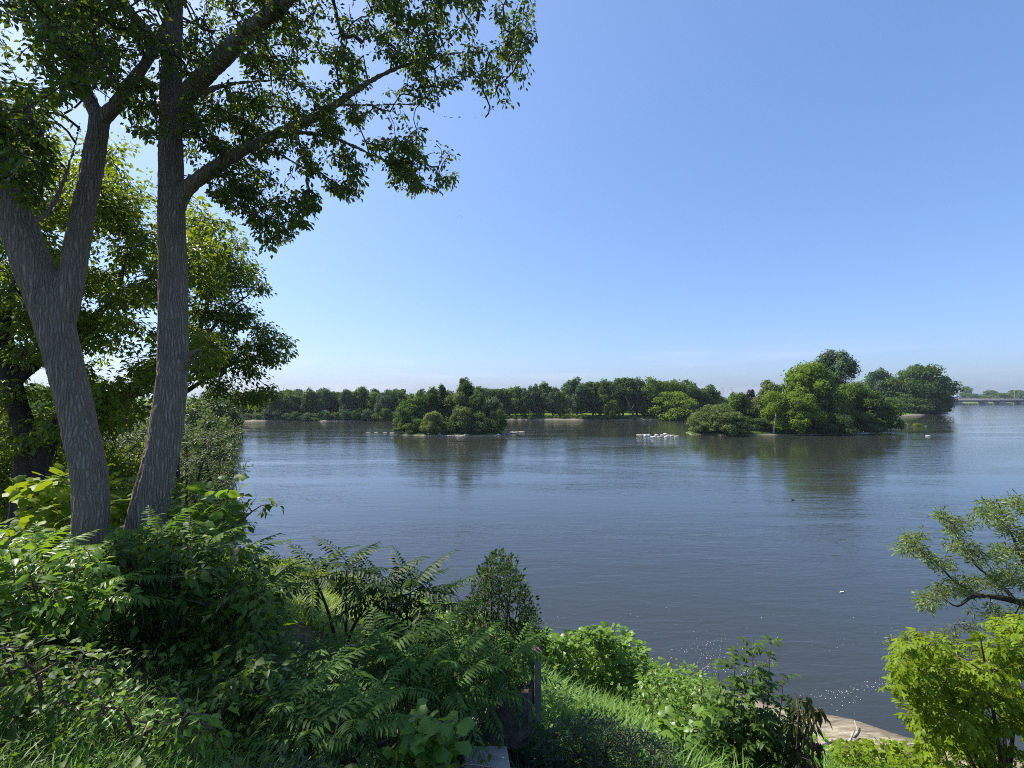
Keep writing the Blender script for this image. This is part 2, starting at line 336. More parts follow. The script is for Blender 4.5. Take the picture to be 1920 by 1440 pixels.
# ------------------------------------------------------------------ templates (y = length, z = normal)
def leaf_t(w=0.55, droop=0.12, fold=0.12, peak=0.42):
    v = np.array([(0, 0, 0), (-w / 2, peak, fold), (0, peak, 0), (w / 2, peak, fold), (-w * .28, .76, fold * .4 - droop * .4), (w * .28, .76, fold * .4 - droop * .4), (0, 1, -droop), (0, .76, -droop * .5)])
    f = np.array([(0, 2, 1), (0, 3, 2), (1, 2, 7), (1, 7, 4), (2, 3, 5), (2, 5, 7), (4, 7, 6), (7, 5, 6)])
    return v, f
def leaf_lo(w=0.5, droop=0.15, fold=0.12):
    v = np.array([(0, 0, 0), (-w / 2, .45, fold), (w / 2, .45, fold), (0, 1, -droop), (0, .45, -0.02)])
    f = np.array([(0, 4, 1), (0, 2, 4), (1, 4, 3), (4, 2, 3)])
    return v, f
def xf(t, d, n, o, s):
    Mx = frames(np.array([d], float), np.array([n], float))[0]
    return (t[0] @ Mx.T) * s + np.array(o), t[1]
def rod(p, q, r0, r1, sides=3):
    p = np.array(p, float); q = np.array(q, float); d = q - p; d /= np.linalg.norm(d) + 1e-9
    a = np.cross(d, (0.3, 0.5, 0.81)); a /= np.linalg.norm(a); b = np.cross(d, a); V = []
    for c, r in ((p, r0), (q, r1)):
        for k in range(sides):
            th = 2 * math.pi * k / sides; V.append(c + r * (a * math.cos(th) + b * math.sin(th)))
    Fc = []
    for k in range(sides):
        k2 = (k + 1) % sides; Fc += [(k, k2, sides + k2), (k, sides + k2, sides + k)]
    return np.array(V), np.array(Fc)
def frond_t(pairs=10, curve=0.28, ll=0.30, seed=0):
    r = random.Random(seed); parts = []; L = leaf_lo(0.24, 0.22, 0.05)
    pt = lambda t: np.array((0.04 * math.sin(t * 3 + seed), t, 0.1 * t - curve * t * t))
    for i in range(6): parts.append(rod(pt(i / 6), pt((i + 1) / 6), 0.010 - 0.001 * i, 0.009 - 0.001 * i))
    for i in range(pairs):
        t = 0.16 + 0.82 * i / (pairs - 1); sz = ll * (0.6 + 0.55 * math.sin(math.pi * min(1, (t + .08)))) * (1.0 if t < .85 else .8)
        for s in (-1, 1):
            d = (s * 1.0, 0.42 + 0.5 * t + r.uniform(-.12, .12), -0.28 - 0.35 * t + r.uniform(-.14, .14))
            parts.append(xf(L, d, (0, 0.15, 1), pt(t), sz * r.uniform(.85, 1.1)))
    parts.append(xf(L, (0, 1, -.5), (0, .3, 1), pt(1), ll * .8))
    return join_np(parts)
def compound_t(seed=0, n=5, spread=0.9):
    r = random.Random(seed); parts = []; L = leaf_t(0.48, 0.18, 0.09, 0.4)
    parts.append(rod((0, 0, 0), (0, .5, -.02), 0.008, 0.006))
    for i in range((n - 1) // 2):
        t = 0.26 + 0.22 * i
        for s in (-1, 1):
            parts.append(xf(L, (s * spread, .55 + r.uniform(-.1, .2), -.35 + r.uniform(-.2, .1)), (0, .1, 1), (0, t, 0), 0.44 * r.uniform(.85, 1.1)))
    parts.append(xf(L, (r.uniform(-.1, .1), 1, -.25), (0, .2, 1), (0, .5, -.02), 0.55))
    return join_np(parts)
def lobed_t(seed=0, drop=0.15):
    r = random.Random(seed); n = 11; V = [(0, 0.38, 0)]; 
    for k in range(n):
        a = -math.pi / 2 + 0.35 + (2 * math.pi - .7) * k / (n - 1)
        rad = 0.5 * (1.0 if k % 2 == 0 else 0.76) * (0.85 if k in (0, n - 1) else 1) * r.uniform(.93, 1.07)
        V.append((math.cos(a) * rad * 1.02, 0.42 + math.sin(a) * rad, -drop * rad * rad * 3 + r.uniform(-.02, .02)))
    V[1:] = V[1:]; V.append((0, 0.08, 0)); Fc = [(0, k, k + 1) for k in range(1, n)] + [(0, n, n + 1), (0, n + 1, 1)]
    return np.array(V, float), np.array(Fc)
def blade_t(w=0.035, bend=0.45):
    V = []; n = 4
    for i in range(n):
        t = i / n; V += [(-w * (1 - t * .6), bend * t * t, t * (1 - .25 * t * bend)), (w * (1 - t * .6), bend * t * t, t * (1 - .25 * t * bend))]
    V.append((0, bend * 1.05, 1 - .33 * bend)); Fc = []
    for i in range(n - 1):
        a = 2 * i; Fc += [(a, a + 1, a + 3), (a, a + 3, a + 2)]
    Fc.append((2 * n - 2, 2 * n - 1, 2 * n))
    return np.array(V, float), np.array(Fc)

# ------------------------------------------------------------------ tubes
def tube(points, radii, sides=8, cap=True):
    pts = np.array([tuple(p) for p in points], float); rad = np.array(radii, float); n = len(pts)
    T = np.gradient(pts, axis=0); T /= np.linalg.norm(T, axis=1, keepdims=True) + 1e-9
    up = np.array((0.31, 0.87, 0.2)); A = np.cross(T, up); A /= np.linalg.norm(A, axis=1, keepdims=True) + 1e-9
    B = np.cross(T, A); th = np.linspace(0, 2 * math.pi, sides, endpoint=False)
    V = pts[:, None] + rad[:, None, None] * (np.cos(th)[None, :, None] * A[:, None] + np.sin(th)[None, :, None] * B[:, None])
    V = V.reshape(-1, 3); Fc = []
    for i in range(n - 1):
        for k in range(sides):
            k2 = (k + 1) % sides; a = i * sides
            Fc += [(a + k, a + k2, a + sides + k2), (a + k, a + sides + k2, a + sides + k)]
    if cap:
        V = np.vstack([V, pts[:1], pts[-1:]]); c0 = n * sides; c1 = c0 + 1; a = (n - 1) * sides
        for k in range(sides):
            k2 = (k + 1) % sides; Fc += [(c0, k2, k), (c1, a + k, a + k2)]
    return V, np.array(Fc)

def smooth_path(ctrl, step=0.12):
    """Catmull-Rom through [(Vector, r)]"""
    P_ = [np.array((*c[0], c[1])) for c in ctrl]; P_ = [2 * P_[0] - P_[1]] + P_ + [2 * P_[-1] - P_[-2]]
    out = []
    for i in range(1, len(P_) - 2):
        a, b, c, d = P_[i - 1], P_[i], P_[i + 1], P_[i + 2]; L = np.linalg.norm((c - b)[:3]); k = max(2, int(L / step))
        for j in range(k):
            t = j / k
            out.append(0.5 * ((2 * b) + (-a + c) * t + (2 * a - 5 * b + 4 * c - d) * t * t + (-a + 3 * b - 3 * c + d) * t ** 3))
    out.append(P_[-2]); out = np.array(out); out[:, 3] = np.maximum(out[:, 3], 0.002)
    return out

def bark_mesh(name, limbs, voxel=0.018, depth=0.012, fr=(24, 24, 2.2)):
    """limbs: list of (n,4) arrays; fused by a voxel remesh, then ridged"""
    V, Fc = join_np([tube(l[:, :3], l[:, 3], 14) for l in limbs])
    me = np_mesh(name, V, Fc); o = bpy.data.objects.new(name + '_tmp', me); COL.objects.link(o)
    md = o.modifiers.new('r', 'REMESH'); md.mode = 'VOXEL'; md.voxel_size = voxel
    ms = o.modifiers.new('s', 'SMOOTH'); ms.iterations = 5; ms.factor = 0.6
    dg = bpy.context.evaluated_depsgraph_get(); dg.update()
    m2 = bpy.data.meshes.new_from_object(o.evaluated_get(dg)); m2.name = name
    bpy.data.objects.remove(o); bpy.data.meshes.remove(me)
    n = len(m2.vertices); co = np.empty(n * 3, np.float32); m2.vertices.foreach_get('co', co); co = co.reshape(-1, 3)
    no = np.empty(n * 3, np.float32); m2.vertices.foreach_get('normal', no); no = no.reshape(-1, 3)
    q = co * np.array(fr); q[:, 0] += 0.8 * vnoise(co * 3, 5); q[:, 1] += 0.8 * vnoise(co * 3, 9)
    r1 = 1 - np.abs(2 * vnoise(q, 3) - 1); r2 = 1 - np.abs(2 * vnoise(q * 2.1, 4) - 1)
    d = depth * (r1 ** 1.6 * 1.2 + 0.5 * r2 - 0.9) + 0.018 * (fbm(co * 2.2, 11, 3) - 0.45)
    co = co + no * d[:, None]
    m2.vertices.foreach_set('co', co.astype(np.float32).ravel()); m2.update()
    m2.polygons.foreach_set('use_smooth', np.ones(len(m2.polygons), bool))
    return m2

# ------------------------------------------------------------------ ground
SHORE = np.array([(60, -10), (34, 2), (20, 8), (14, 11.2), (10.5, 12.5), (9.6, 13.15), (7.75, 13.75), (4.9, 15.6), (0, 18.5), (-6, 22), (-12, 25.7), (-17, 27.5),
                  (-23, 38), (-36, 60), (-60, 100), (-78, 132), (-110, 158), (-170, 175), (-300, 178)], float)
def seg_dist(x, y, poly):
    best = np.full(x.shape, 1e9); sgn = np.zeros(x.shape)
    for i in range(len(poly) - 1):
        a, b = poly[i], poly[i + 1]; d = b - a; L2 = d @ d
        t = np.clip(((x - a[0]) * d[0] + (y - a[1]) * d[1]) / L2, 0, 1)
        dx = x - a[0] - t * d[0]; dy = y - a[1] - t * d[1]; q = np.hypot(dx, dy)
        side = d[0] * (y - a[1]) - d[1] * (x - a[0])
        u = q < best - 1e-9; best = np.where(u, q, best); sgn = np.where(u, np.sign(side), sgn)
    return best * np.where(sgn == 0, 1, sgn)
PD = [-40, -3, 0, 1.6, 2.4, 3.2, 6, 9.6, 12.5, 14.5, 16.5, 30, 400]
PZ = [-3, -0.7, 0, .22, .34, .75, 2.4, 4.4, 5.75, 6.9, 7.25, 7.6, 9]
def bank_z(x, y):
    x = np.asarray(x, float); y = np.asarray(y, float)
    d = seg_dist(x, y, SHORE)
    z = np.interp(d, PD, PZ)
    p = np.stack([x.ravel() * 0.55, y.ravel() * 0.55, np.zeros(x.size)], 1)
    nz = (fbm(p, 21, 3).reshape(x.shape) - 0.45) * np.clip(d / 5, 0.05, 1) * 0.7
    z = z + nz
    k = np.clip((-x - 1.5) / 2.5, 0, 1) * np.clip((9.5 - y) / 3, 0, 1) * np.clip(d / 10, 0, 1)
    return z + 0.75 * k * np.clip((7.4 - z) / 1.5, 0, 1)
def gz(x, y): return float(bank_z(np.array([x]), np.array([y]))[0])
def ground_hit(px, py, y0=1.5, y1=40):
    ys = np.linspace(y0, y1, 800); xs = (px - 960) / F * ys; zs = EYE - (py - HY) / F * ys
    g = bank_z(xs, ys); k = np.argmax(zs < g)
    return Vector((xs[k], ys[k], g[k]))
def axis(segs):
    out = []
    for a, b, s in segs: out += list(np.arange(a, b, s))
    return np.array(out + [segs[-1][1]])
gx = axis([(-320, -60, 12), (-60, -24, 2), (-24, -10, .5), (-10, 14, .16), (14, 40, 1), (40, 120, 8)])
gy = axis([(-120, -20, 10), (-20, 0, 1), (0, 16, .16), (16, 30, .4), (30, 70, 2), (70, 190, 8)])
X, Y = np.meshgrid(gx, gy); Z = bank_z(X, Y)
nx, ny = len(gx), len(gy); I = np.arange(nx * ny).reshape(ny, nx)
Fq = np.stack([I[:-1, :-1], I[:-1, 1:], I[1:, 1:], I[1:, :-1]], -1).reshape(-1, 4)
zf = Z.ravel()[Fq].max(1); Fq = Fq[zf > -0.6]
mk('river_bank', np_mesh('river_bank', np.stack([X.ravel(), Y.ravel(), Z.ravel()], 1), Fq, True), M['ground'])['kind'] = 'structure'
mk('water', np_mesh('water', [(-4000, -300, 0), (4000, -300, 0), (4000, 5000, 0), (-4000, 5000, 0)], np.array([(0, 1, 2, 3)])), M['water'])['kind'] = 'structure'

def land(name, outline, top=0.9, edge=2.5, mat='farground', rise=0.0):
    """a low piece of land from a shoreline outline: beach rim, then a gentle rise"""
    c = np.mean(outline, axis=0); rings = []; n = 96
    o = np.array(outline, float); cl = np.vstack([o, o[:1]]); seg = np.linalg.norm(np.diff(cl, axis=0), axis=1); cum = np.r_[0, np.cumsum(seg)]
    s = np.linspace(0, cum[-1], n, endpoint=False); ring = np.stack([np.interp(s, cum, cl[:, 0]), np.interp(s, cum, cl[:, 1])], 1)
    nse = (fbm(np.c_[ring * 0.25, np.zeros(n)], 33, 3) - .45)
    dirv = ring - c; L = np.linalg.norm(dirv, axis=1, keepdims=True); ring = ring + dirv / L * nse[:, None] * edge * 1.2
    V = []
    for k, (off, z) in enumerate([(-edge, -0.8), (0, 0.0), (edge * .35, .28), (edge * .8, top * .55), (edge * 2, top), (edge * 6, top + rise)]):
        q = ring - dirv / L * np.minimum(off, L * .97)
        V.append(np.c_[q, np.full(n, z) + (fbm(np.c_[q * .4, np.full(n, 7.)], 3, 3) - .45) * (0.35 if k > 1 else 0.02)])
    V = np.concatenate(V + [np.array([[c[0], c[1], top + rise]])]); Fc = []
    for k in range(5):
        for i in range(n):
            j = (i + 1) % n; Fc += [(k * n + i, k * n + j, (k + 1) * n + j), (k * n + i, (k + 1) * n + j, (k + 1) * n + i)]
    for i in range(n): Fc.append((5 * n + i, 5 * n + (i + 1) % n, 6 * n))
    o = mk(name, np_mesh(name, V, np.array(Fc), True), M[mat]); o['kind'] = 'structure'; return o
far_out = [(-150, 172), (-90, 176), (-40, 178), (0, 186), (40, 188), (76, 186), (120, 192), (160, 206), (200, 232), (238, 254), (252, 280), (300, 420), (420, 700), (560, 770), (900, 790), (2500, 900), (4000, 3000), (4000, 4900), (-4000, 4900), (-4000, 1200), (-400, 190)]
def flat_land(name, outline, z, mat):
    me = bpy.data.meshes.new(name); V = [(x, y, -0.6) for x, y in outline]; c = np.array([(-100, 900)])
    o = np.array(outline, float); n = len(o)
    # rings pushed inland
    nxt = np.roll(o, -1, 0); prv = np.roll(o, 1, 0); t = nxt - prv; t /= np.linalg.norm(t, axis=1, keepdims=True)
    nrm = np.stack([-t[:, 1], t[:, 0]], 1)
    rings = [np.c_[o, np.full(n, -0.6)], np.c_[o + nrm * 1.5, np.full(n, .22)], np.c_[o + nrm * 3, np.full(n, .5)], np.c_[o + nrm * 9, np.full(n, 1.3)], np.c_[o + nrm * 30, np.full(n, 1.9)]]
    V = np.concatenate(rings); F3 = []
    for k in range(4):
        for i in range(n):
            j = (i + 1) % n; F3.append((k * n + i, k * n + j, (k + 1) * n + j, (k + 1) * n + i))
    F3.append(tuple(4 * n + i for i in range(n)))
    me.from_pydata([tuple(v) for v in V], [], F3); me.update()
    o = mk(name, me, M[mat]); o['kind'] = 'structure'; return o
def densify(o, step=6):
    out = []
    for i in range(len(o)):
        a, b = np.array(o[i], float), np.array(o[(i + 1) % len(o)], float); L = np.linalg.norm(b - a); k = max(1, min(30, int(L / step)))
        for j in range(k):
            p = a + (b - a) * j / k
            if L < 400: p = p + np.array([0, 1.6 * math.sin(p[0] * .21) + 1.1 * math.sin(p[0] * .57 + 2)])
            out.append(tuple(p))
    return out
flat_land('far_bank', densify(far_out), 1, 'farground')
land('left_island', [(-28, 113), (-20, 109.5), (-9, 109), (-3, 111.5), (-1.5, 114), (-5, 121), (-14, 126), (-24, 121)], .6, 1.6, 'island')
land('right_island', [(43, 113), (50, 111), (62, 112.5), (76, 114), (90, 116), (93, 120), (88, 132), (70, 138), (52, 130), (44, 120)], .7, 1.6, 'island')

# ------------------------------------------------------------------ distant trees
def crown_pts(kind, rs, n):
    """leaf-card positions + outward normals for a crown of height 1, width 1 (centred on 0)"""
    lobes = []
    def add(n, f):
        for i in range(n):
            a = rs.uniform(0, 6.283); x, z, r = f(); lobes.append((x * math.cos(a), x * math.sin(a), z, r))
    if kind == 'round': add(60, lambda: (lambda z: (0.42 * math.sin(math.pi * min(1, (z * .80 + .20))) ** .6 * rs.uniform(.45, 1), z, rs.uniform(.06, .16)))(rs.uniform(.05, .93)))
    elif kind == 'tall': add(60, lambda: (lambda z: (0.42 * math.sin(math.pi * min(1, (z * .80 + .18))) ** .5 * rs.uniform(.4, 1), z, rs.uniform(.06, .15)))(rs.uniform(.07, .95) ** .9))
    elif kind == 'column': add(44, lambda: (lambda z: (0.38 * (1 - z * .8) * rs.uniform(.4, 1) + .03, z, rs.uniform(.06, .12)))(rs.uniform(.05, .97)))
    elif kind == 'willow': add(54, lambda: (lambda z: (0.44 * (1 - (max(0, z - .3) / .75) ** 2) * rs.uniform(.5, 1), z, rs.uniform(.06, .15)))(rs.uniform(.04, .92)))
    else: add(26, lambda: (lambda z: (0.42 * (1 - z * .5) * rs.uniform(.3, 1), z, rs.uniform(.12, .2)))(rs.uniform(.05, .78)))
    for z in (.25, .4, .55, .7): lobes.append((0, 0, z, .19 - .06 * z))
    L = np.array(lobes); wgt = L[:, 3] ** 2; idx = rs.choices(range(len(L)), weights=wgt, k=n); idx = np.array(idx)
    g = np.random.default_rng(rs.randrange(10 ** 6))
    u = g.normal(size=(n, 3)); u /= np.linalg.norm(u, axis=1, keepdims=True)
    flip = g.uniform(0, 1, n) < .4; u[:, 2] = np.where((u[:, 2] < -.3) & flip, -u[:, 2], u[:, 2])
    bump = .72 + .62 * fbm(u * 3.6 + idx[:, None] * 5.1, 2, 3)
    rad = L[idx, 3] * bump * np.where(g.uniform(0, 1, n) < .12, g.uniform(1.0, 1.28, n), g.uniform(.3, 1.08, n) ** .6)
    asp = np.array((1, 1, 1.0)) if kind != 'column' else np.array((.8, .8, 1.6))
    p = L[idx, :3] + u * rad[:, None] * asp
    if kind == 'willow': p[:, 2] -= .06 * g.uniform(0, 1, n) ** 2
    return p, u, g
def far_crown(name, kind, n, size, seed, aspect):
    """aspect = height/width of the final tree; cards are kept square-ish"""
    rs = random.Random(seed); p, u, g = crown_pts(kind, rs, n)
    p = p * np.array((1, 1, aspect))
    t = np.cross(u, g.normal(size=(n, 3))); t[:, 2] -= .3
    nn = u * .8 + g.normal(size=(n, 3)) * .7 + np.array((0, 0, .3))
    card = (np.array([(0, 0, 0), (-.34, .4, .1), (.3, .45, -.06), (0, 1, -.1)]), np.array([(0, 2, 1), (1, 2, 3)]))
    return np_mesh(name, *scatter(card, p, frames(t, nn), g.uniform(.6, 1.35, n) * size))
def far_trunk(name, kind, aspect, seed):
    rs = random.Random(seed); limbs = []
    top = .75 * aspect; pts = [(Vector((0, 0, -.06 * aspect)), .035), (Vector((rs.uniform(-.02, .02), 0, .2 * aspect)), .026), (Vector((rs.uniform(-.04, .04), rs.uniform(-.03, .03), top)), .008)]
    l = smooth_path(pts, .12); limbs.append(l)
    for i in range(6):
        a = rs.uniform(0, 6.28); k = int(len(l) * rs.uniform(.3, .75)); b = Vector(l[k][:3])
        e = b + Vector((math.cos(a) * .28, math.sin(a) * .28, .2 * aspect))
        limbs.append(smooth_path([(b, .014), ((b + e) / 2 + Vector((0, 0, -.02)), .009), (e, .004)], .15))
    return np_mesh(name, *join_np([tube(q[:, :3], q[:, 3], 5, False) for q in limbs]), True)
CROWNS = {}
def crown(kind, aspect, mi, hi):
    ab = min((0.7, 1.0, 1.4, 2.0, 2.8), key=lambda a: abs(math.log(a / aspect)))
    v = random.randrange(2)
    k = (kind, ab, mi, hi, v)
    if k not in CROWNS:
        sd = random.randrange(9999)
        n, s = {0: (3600, .066), 1: (9500, .048), 2: (22000, .033)}[hi]
        c = far_crown('crown_' + kind, kind, int(n * (ab ** .5)), s * ab ** .3, sd, ab)
        c.materials.append(FAR[mi] if isinstance(mi, int) else M[mi])
        tr = far_trunk('trunk_' + kind, kind, ab, sd); tr.materials.append(M['dark_bark'])
        CROWNS[k] = (c, tr, ab)
    return CROWNS[k]
def tree(name, px, top, wpx, Yd, kind, mi, label, group=None, base=1.0, hi=0, cat='tree'):
    """a tree at distance Yd whose crown tops out at pixel row top"""
    x = (px - 960) / F * Yd; H = EYE - (top - HY) / F * Yd - base; W = wpx / F * Yd
    c, tr, ab = crown(kind, max(.5, H / W), mi, hi)
    r = empty(name, (x, Yd, base), label, cat, group)
    sz = H / ab / 1.0; rot = random.uniform(0, 6.28)
    for nm, me in (('trunk', tr), ('crown', c)):
        o = mk(nm, me, None, r); o.scale = (W, W, sz); o.rotation_euler.z = rot
    return r
ORD = ['first', 'second', 'third', 'fourth', 'fifth', 'sixth', 'seventh', 'eighth', 'ninth', 'tenth', 'eleventh', 'twelfth', 'thirteenth', 'fourteenth', 'fifteenth', 'sixteenth', 'seventeenth', 'eighteenth', 'nineteenth', 'twentieth', 'twenty-first', 'twenty-second', 'twenty-third', 'twenty-fourth']
# far left woodland, front row
row = [(448, 742), (470, 741), (492, 738), (514, 737), (538, 734), (560, 736), (582, 731), (606, 729), (630, 733), (652, 732), (676, 731), (700, 729), (722, 733), (744, 732), (768, 735)]
for i, (px, tp) in enumerate(row):
    bright = i in (11,)
    tree('woodland_tree', px, tp + (4 if bright else 0) + random.uniform(-4, 5), random.uniform(30, 62), 184 + (i % 3) * 3, 'round' if i % 4 else 'tall', 2 if bright else random.choice([0, 0, 1, 3]),
         ('yellow-green tree brighter than its neighbours in the far left woodland' if bright else f'{ORD[i]} tree from the left in the far woodland front row'), 'trees of the far left woodland', 1.2, 1)
for i in range(14):
    px = 440 + i * 24
    tree('woodland_tree', px, 733 + random.uniform(-4, 3), 40, 202 + (i % 2) * 5, 'round', random.choice([0, 3, 1]), f'{ORD[i]} tree from the left in the rear row of the far left woodland', 'trees behind the far left woodland', 1.8)
for i in range(17):
    px = 446 + i * 18.5
    tree('shore_bush', px, 766 + random.uniform(-4, 8), 30, 179.5, 'bush', random.choice([0, 1, 3]), f'{ORD[i]} low bush from the left along the shore below the far left woodland', 'bushes along the far left shore', .4, 0, 'bush')
# middle bank trees (px, top, width, kind, mat, text)
mid = [(905, 728, 40, 'tall', 0, 'dark tree rising just behind the right half of the dark island'), (930, 731, 38, 'tall', 0, 'dark tree right behind the right end of the dark island'),
       (955, 729, 36, 'tall', 1, 'slim tree at the left end of the pale far beach'), (978, 728, 38, 'tall', 0, 'second dark tree along the pale far beach'),
       (1000, 724, 36, 'column', 3, 'spiky topped tree with feathery crown on the far park bank'), (1018, 721, 34, 'tall', 0, 'tall pointed tree left of the small bright green tree'),
       (1036, 727, 34, 'tall', 3, 'blue-green tree directly left of the bright green round tree'),
       (1081, 709, 46, 'tall', 3, 'tallest open crowned tree in the middle of the far park bank'), (1112, 718, 42, 'tall', 0, 'dark tree right of the tallest open crowned park tree'),
       (1140, 716, 44, 'tall', 0, 'dark tree left of the leaning trunk at the far shore'), (1168, 711, 46, 'tall', 0, 'tall dark tree behind the leaning trunk'),
       (1194, 713, 46, 'tall', 3, 'tall bluish tree right behind the leaning trunk'), (1222, 711, 48, 'round', 1, 'round topped tree between the leaning trunk and the broad willowy tree'),
       (1250, 713, 60, 'round', 1, 'broad full tree reaching low over the far park bank'), (1284, 715, 54, 'round', 0, 'dark rounded tree at the right end of the far park trees'),
       (1262, 735, 78, 'willow', 2, 'light green willow spreading down to the far water edge'), (1322, 724, 46, 'round', 0, 'rounded tree standing apart left of the right island'),
       (1051, 738, 34, 'column', 2, 'small bright green pointed tree on the far park lawn'), (1148, 748, 30, 'round', 2, 'small light green tree on the lawn left of leaning trunk')]
for j, (px, tp, wd, k, mi, lb) in enumerate(mid):
    yd = 196 if j not in (15, 17, 18) else (188 if j == 15 else 192)
    tree('park_tree', px, tp, wd * 1.35, yd + (j % 3) * 1.5, k, mi, lb, 'trees on the far park bank', 1.5 if j != 15 else .5, 1)
for i in range(22):
    px = 790 + i * 25
    tree('background_tree', px, (730 if px < 1050 else 722 if px < 1290 else 741) + random.uniform(-3, 4), 42, 222 + (i % 3) * 4, 'tall' if i % 3 else 'round', random.choice([0, 0, 3]), f'{ORD[i]} tree from the left in the rear line behind the far park bank', 'trees in the rear line of the far park', 1.8)
for i in range(15):
    px = 948 + i * 16
    tree('shore_bush', px, 776 + random.uniform(-2, 4), 20, 189.6 + random.uniform(0, 1.5), 'bush', random.choice([1, 2, 2, 0]), f'{ORD[i]} low green bush from the left along the pale far beach', 'bushes along the far beach', .5, 0, 'bush')
for i, (px, tp, wd) in enumerate([(1352, 742, 34), (1375, 742, 34), (1395, 741, 30), (1300, 748, 30)]):
    tree('background_tree', px, tp, wd, 216, 'round', 0, ['dark tree under the two power pylons', 'second dark tree right of the pylons', 'dark tree left of the brown roofed house', 'small dark tree beside the rounded lone tree'][i], 'trees behind the brown roofed house', 1.6)
tree('purple_tree', 1408, 731, 28, 200, 'round', 'purple', 'small dark purple-leaved round tree above the brown roofed house', None, 1.5)
# leaning trunk tree at the far shore
lt = empty('leaning_tree', P(1191, 786, 187), 'bare leaning dark trunk rising from the far shore between park trees', 'tree')
lo = lt.location
l1 = [smooth_path([(P(1191, 789, 187) - lo, .6), (P(1186, 775, 188) - lo, .4), (P(1179, 757, 190) - lo, .25), (P(1170, 738, 193) - lo, .18)], 1), smooth_path([(P(1184, 770, 188) - lo, .3), (P(1190, 757, 190) - lo, .2), (P(1200, 747, 193) - lo, .1)], 1)]
mk('trunk', np_mesh('leaning_trunk', *join_np([tube(q[:, :3], q[:, 3], 8) for q in l1]), True), M['dark_bark'], lt)
# left island
isl = [(758, 762, 44, 'tall', 1, 117, 'low leafy tree at the left tip of the dark island'), (778, 743, 52, 'tall', 1, 119, 'green tree second from left tip of the dark island'),
       (800, 731, 58, 'tall', 0, 120, 'dark spiky tree on the left half of the dark island'), (828, 731, 56, 'column', 0, 120, 'dark spiky tree left of the tallest tree on the dark island'),
       (856, 738, 52, 'round', 4, 117, 'olive rounded tree in the middle of the dark island'), (871, 714, 44, 'tall', 0, 121, 'tallest tree on the dark island with ragged top'),
       (896, 735, 54, 'round', 0, 118, 'dark tree right of the tallest tree on the dark island'), (922, 748, 50, 'round', 3, 116.5, 'dull green tree near the right end of the dark island'),
       (935, 764, 36, 'bush', 0, 114, 'low dark bush at the right tip of the dark island'), (868, 762, 46, 'round', 4, 113.2, 'grey-green small tree at the front edge of the dark island'),
       (900, 768, 48, 'bush', 0, 113, 'dark low bush at the front edge of the dark island'), (784, 782, 40, 'bush', 0, 114, 'shadowy low bush behind the pale sandy tip of the dark island'),
       (842, 788, 40, 'bush', 0, 112.8, 'low dark bush right of the pale round willow'), (770, 792, 36, 'bush', 1, 113.5, 'small green bush on the sandy left tip of the dark island'), (748, 800, 24, 'bush', 1, 113.5, 'tiny green bush at the very left point of the dark island')]
for px, tp, wd, k, mi, yd, lb in isl:
    tree('island_tree' if k != 'bush' else 'island_bush', px, tp, wd * 1.12, yd, k, mi, lb, 'trees on the dark left island', .7 if yd > 113 else .5, 1, 'tree' if k != 'bush' else 'bush')
tree('round_willow', 811, 773, 46, 111.6, 'round', 5, 'pale yellow-green round willow at the front shore of the dark island', None, .3, 2, 'tree')
# right island
isr = [(1342, 757, 92, 'willow', 4, 113.5, 'olive green spreading tree at the left end of the right island'), (1376, 772, 56, 'willow', 4, 112.3, 'low olive bush hanging to the water beside spreading tree'),
       (1312, 785, 40, 'bush', 4, 112.6, 'low olive branches reaching left over the water'),
       (1383, 735, 52, 'round', 1, 121, 'mid green tree behind the olive tree on the right island'), (1406, 765, 50, 'round', 0, 119, 'shadowy shrub in the dip of the right island'),
       (1446, 716, 62, 'round', 4, 128, 'pale hazy green tree behind the big bright trees'), (1452, 738, 74, 'round', 2, 117, 'bright green tree above the grey trunk on right island'),
       (1512, 687, 112, 'round', 2, 121, 'biggest bright green tree crowning the right island'), (1497, 735, 80, 'willow', 2, 115, 'bright green front tree in the middle of the right island'),
       (1560, 662, 92, 'tall', 3, 130, 'tallest blue-green tree behind the right island crown'), (1548, 718, 84, 'round', 1, 118, 'green tree below the tallest blue-green tree'),
       (1596, 715, 80, 'round', 1, 122, 'green tree on the right slope of the island'), (1630, 738, 70, 'round', 0, 120, 'dark tree near the right end of the island'),
       (1560, 765, 80, 'bush', 0, 115.5, 'dark low thicket at the shaded shore of the right island'), (1618, 770, 70, 'bush', 0, 117, 'dark thicket near the right tip of the island'),
       (1662, 757, 58, 'willow', 1, 121, 'overhanging green tree at the right tip of the island'), (1470, 775, 60, 'bush', 2, 115.2, 'bright low bush beside the grey trunk on island shore'), (1430, 782, 46, 'bush', 0, 116, 'shaded low bush left of the grey trunk')]
for px, tp, wd, k, mi, yd, lb in isr:
    tree('island_tree' if k != 'bush' else 'island_bush', px, tp, wd * 1.1, yd, k, mi, lb, 'trees on the right island', .6, 2 if wd > 70 else 1, 'tree' if k != 'bush' else 'bush')
gt = empty('grey_trunk', P(1450, 810, 113.4), 'pale grey bare trunk standing at the front shore of the right island', 'tree trunk'); lo = gt.location
mk('trunk', np_mesh('grey_trunk', *join_np([tube(q[:, :3], q[:, 3], 7) for q in [smooth_path([(P(1450, 814, 113.4) - lo, .26), (P(1452, 798, 113.4) - lo, .2), (P(1455, 775, 114) - lo, .14)], .6), smooth_path([(P(1482, 813, 113.6) - lo, .4), (P(1484, 795, 113.6) - lo, .3), (P(1487, 770, 114) - lo, .2)], .6)][:1]]), True), M['drift'], gt)
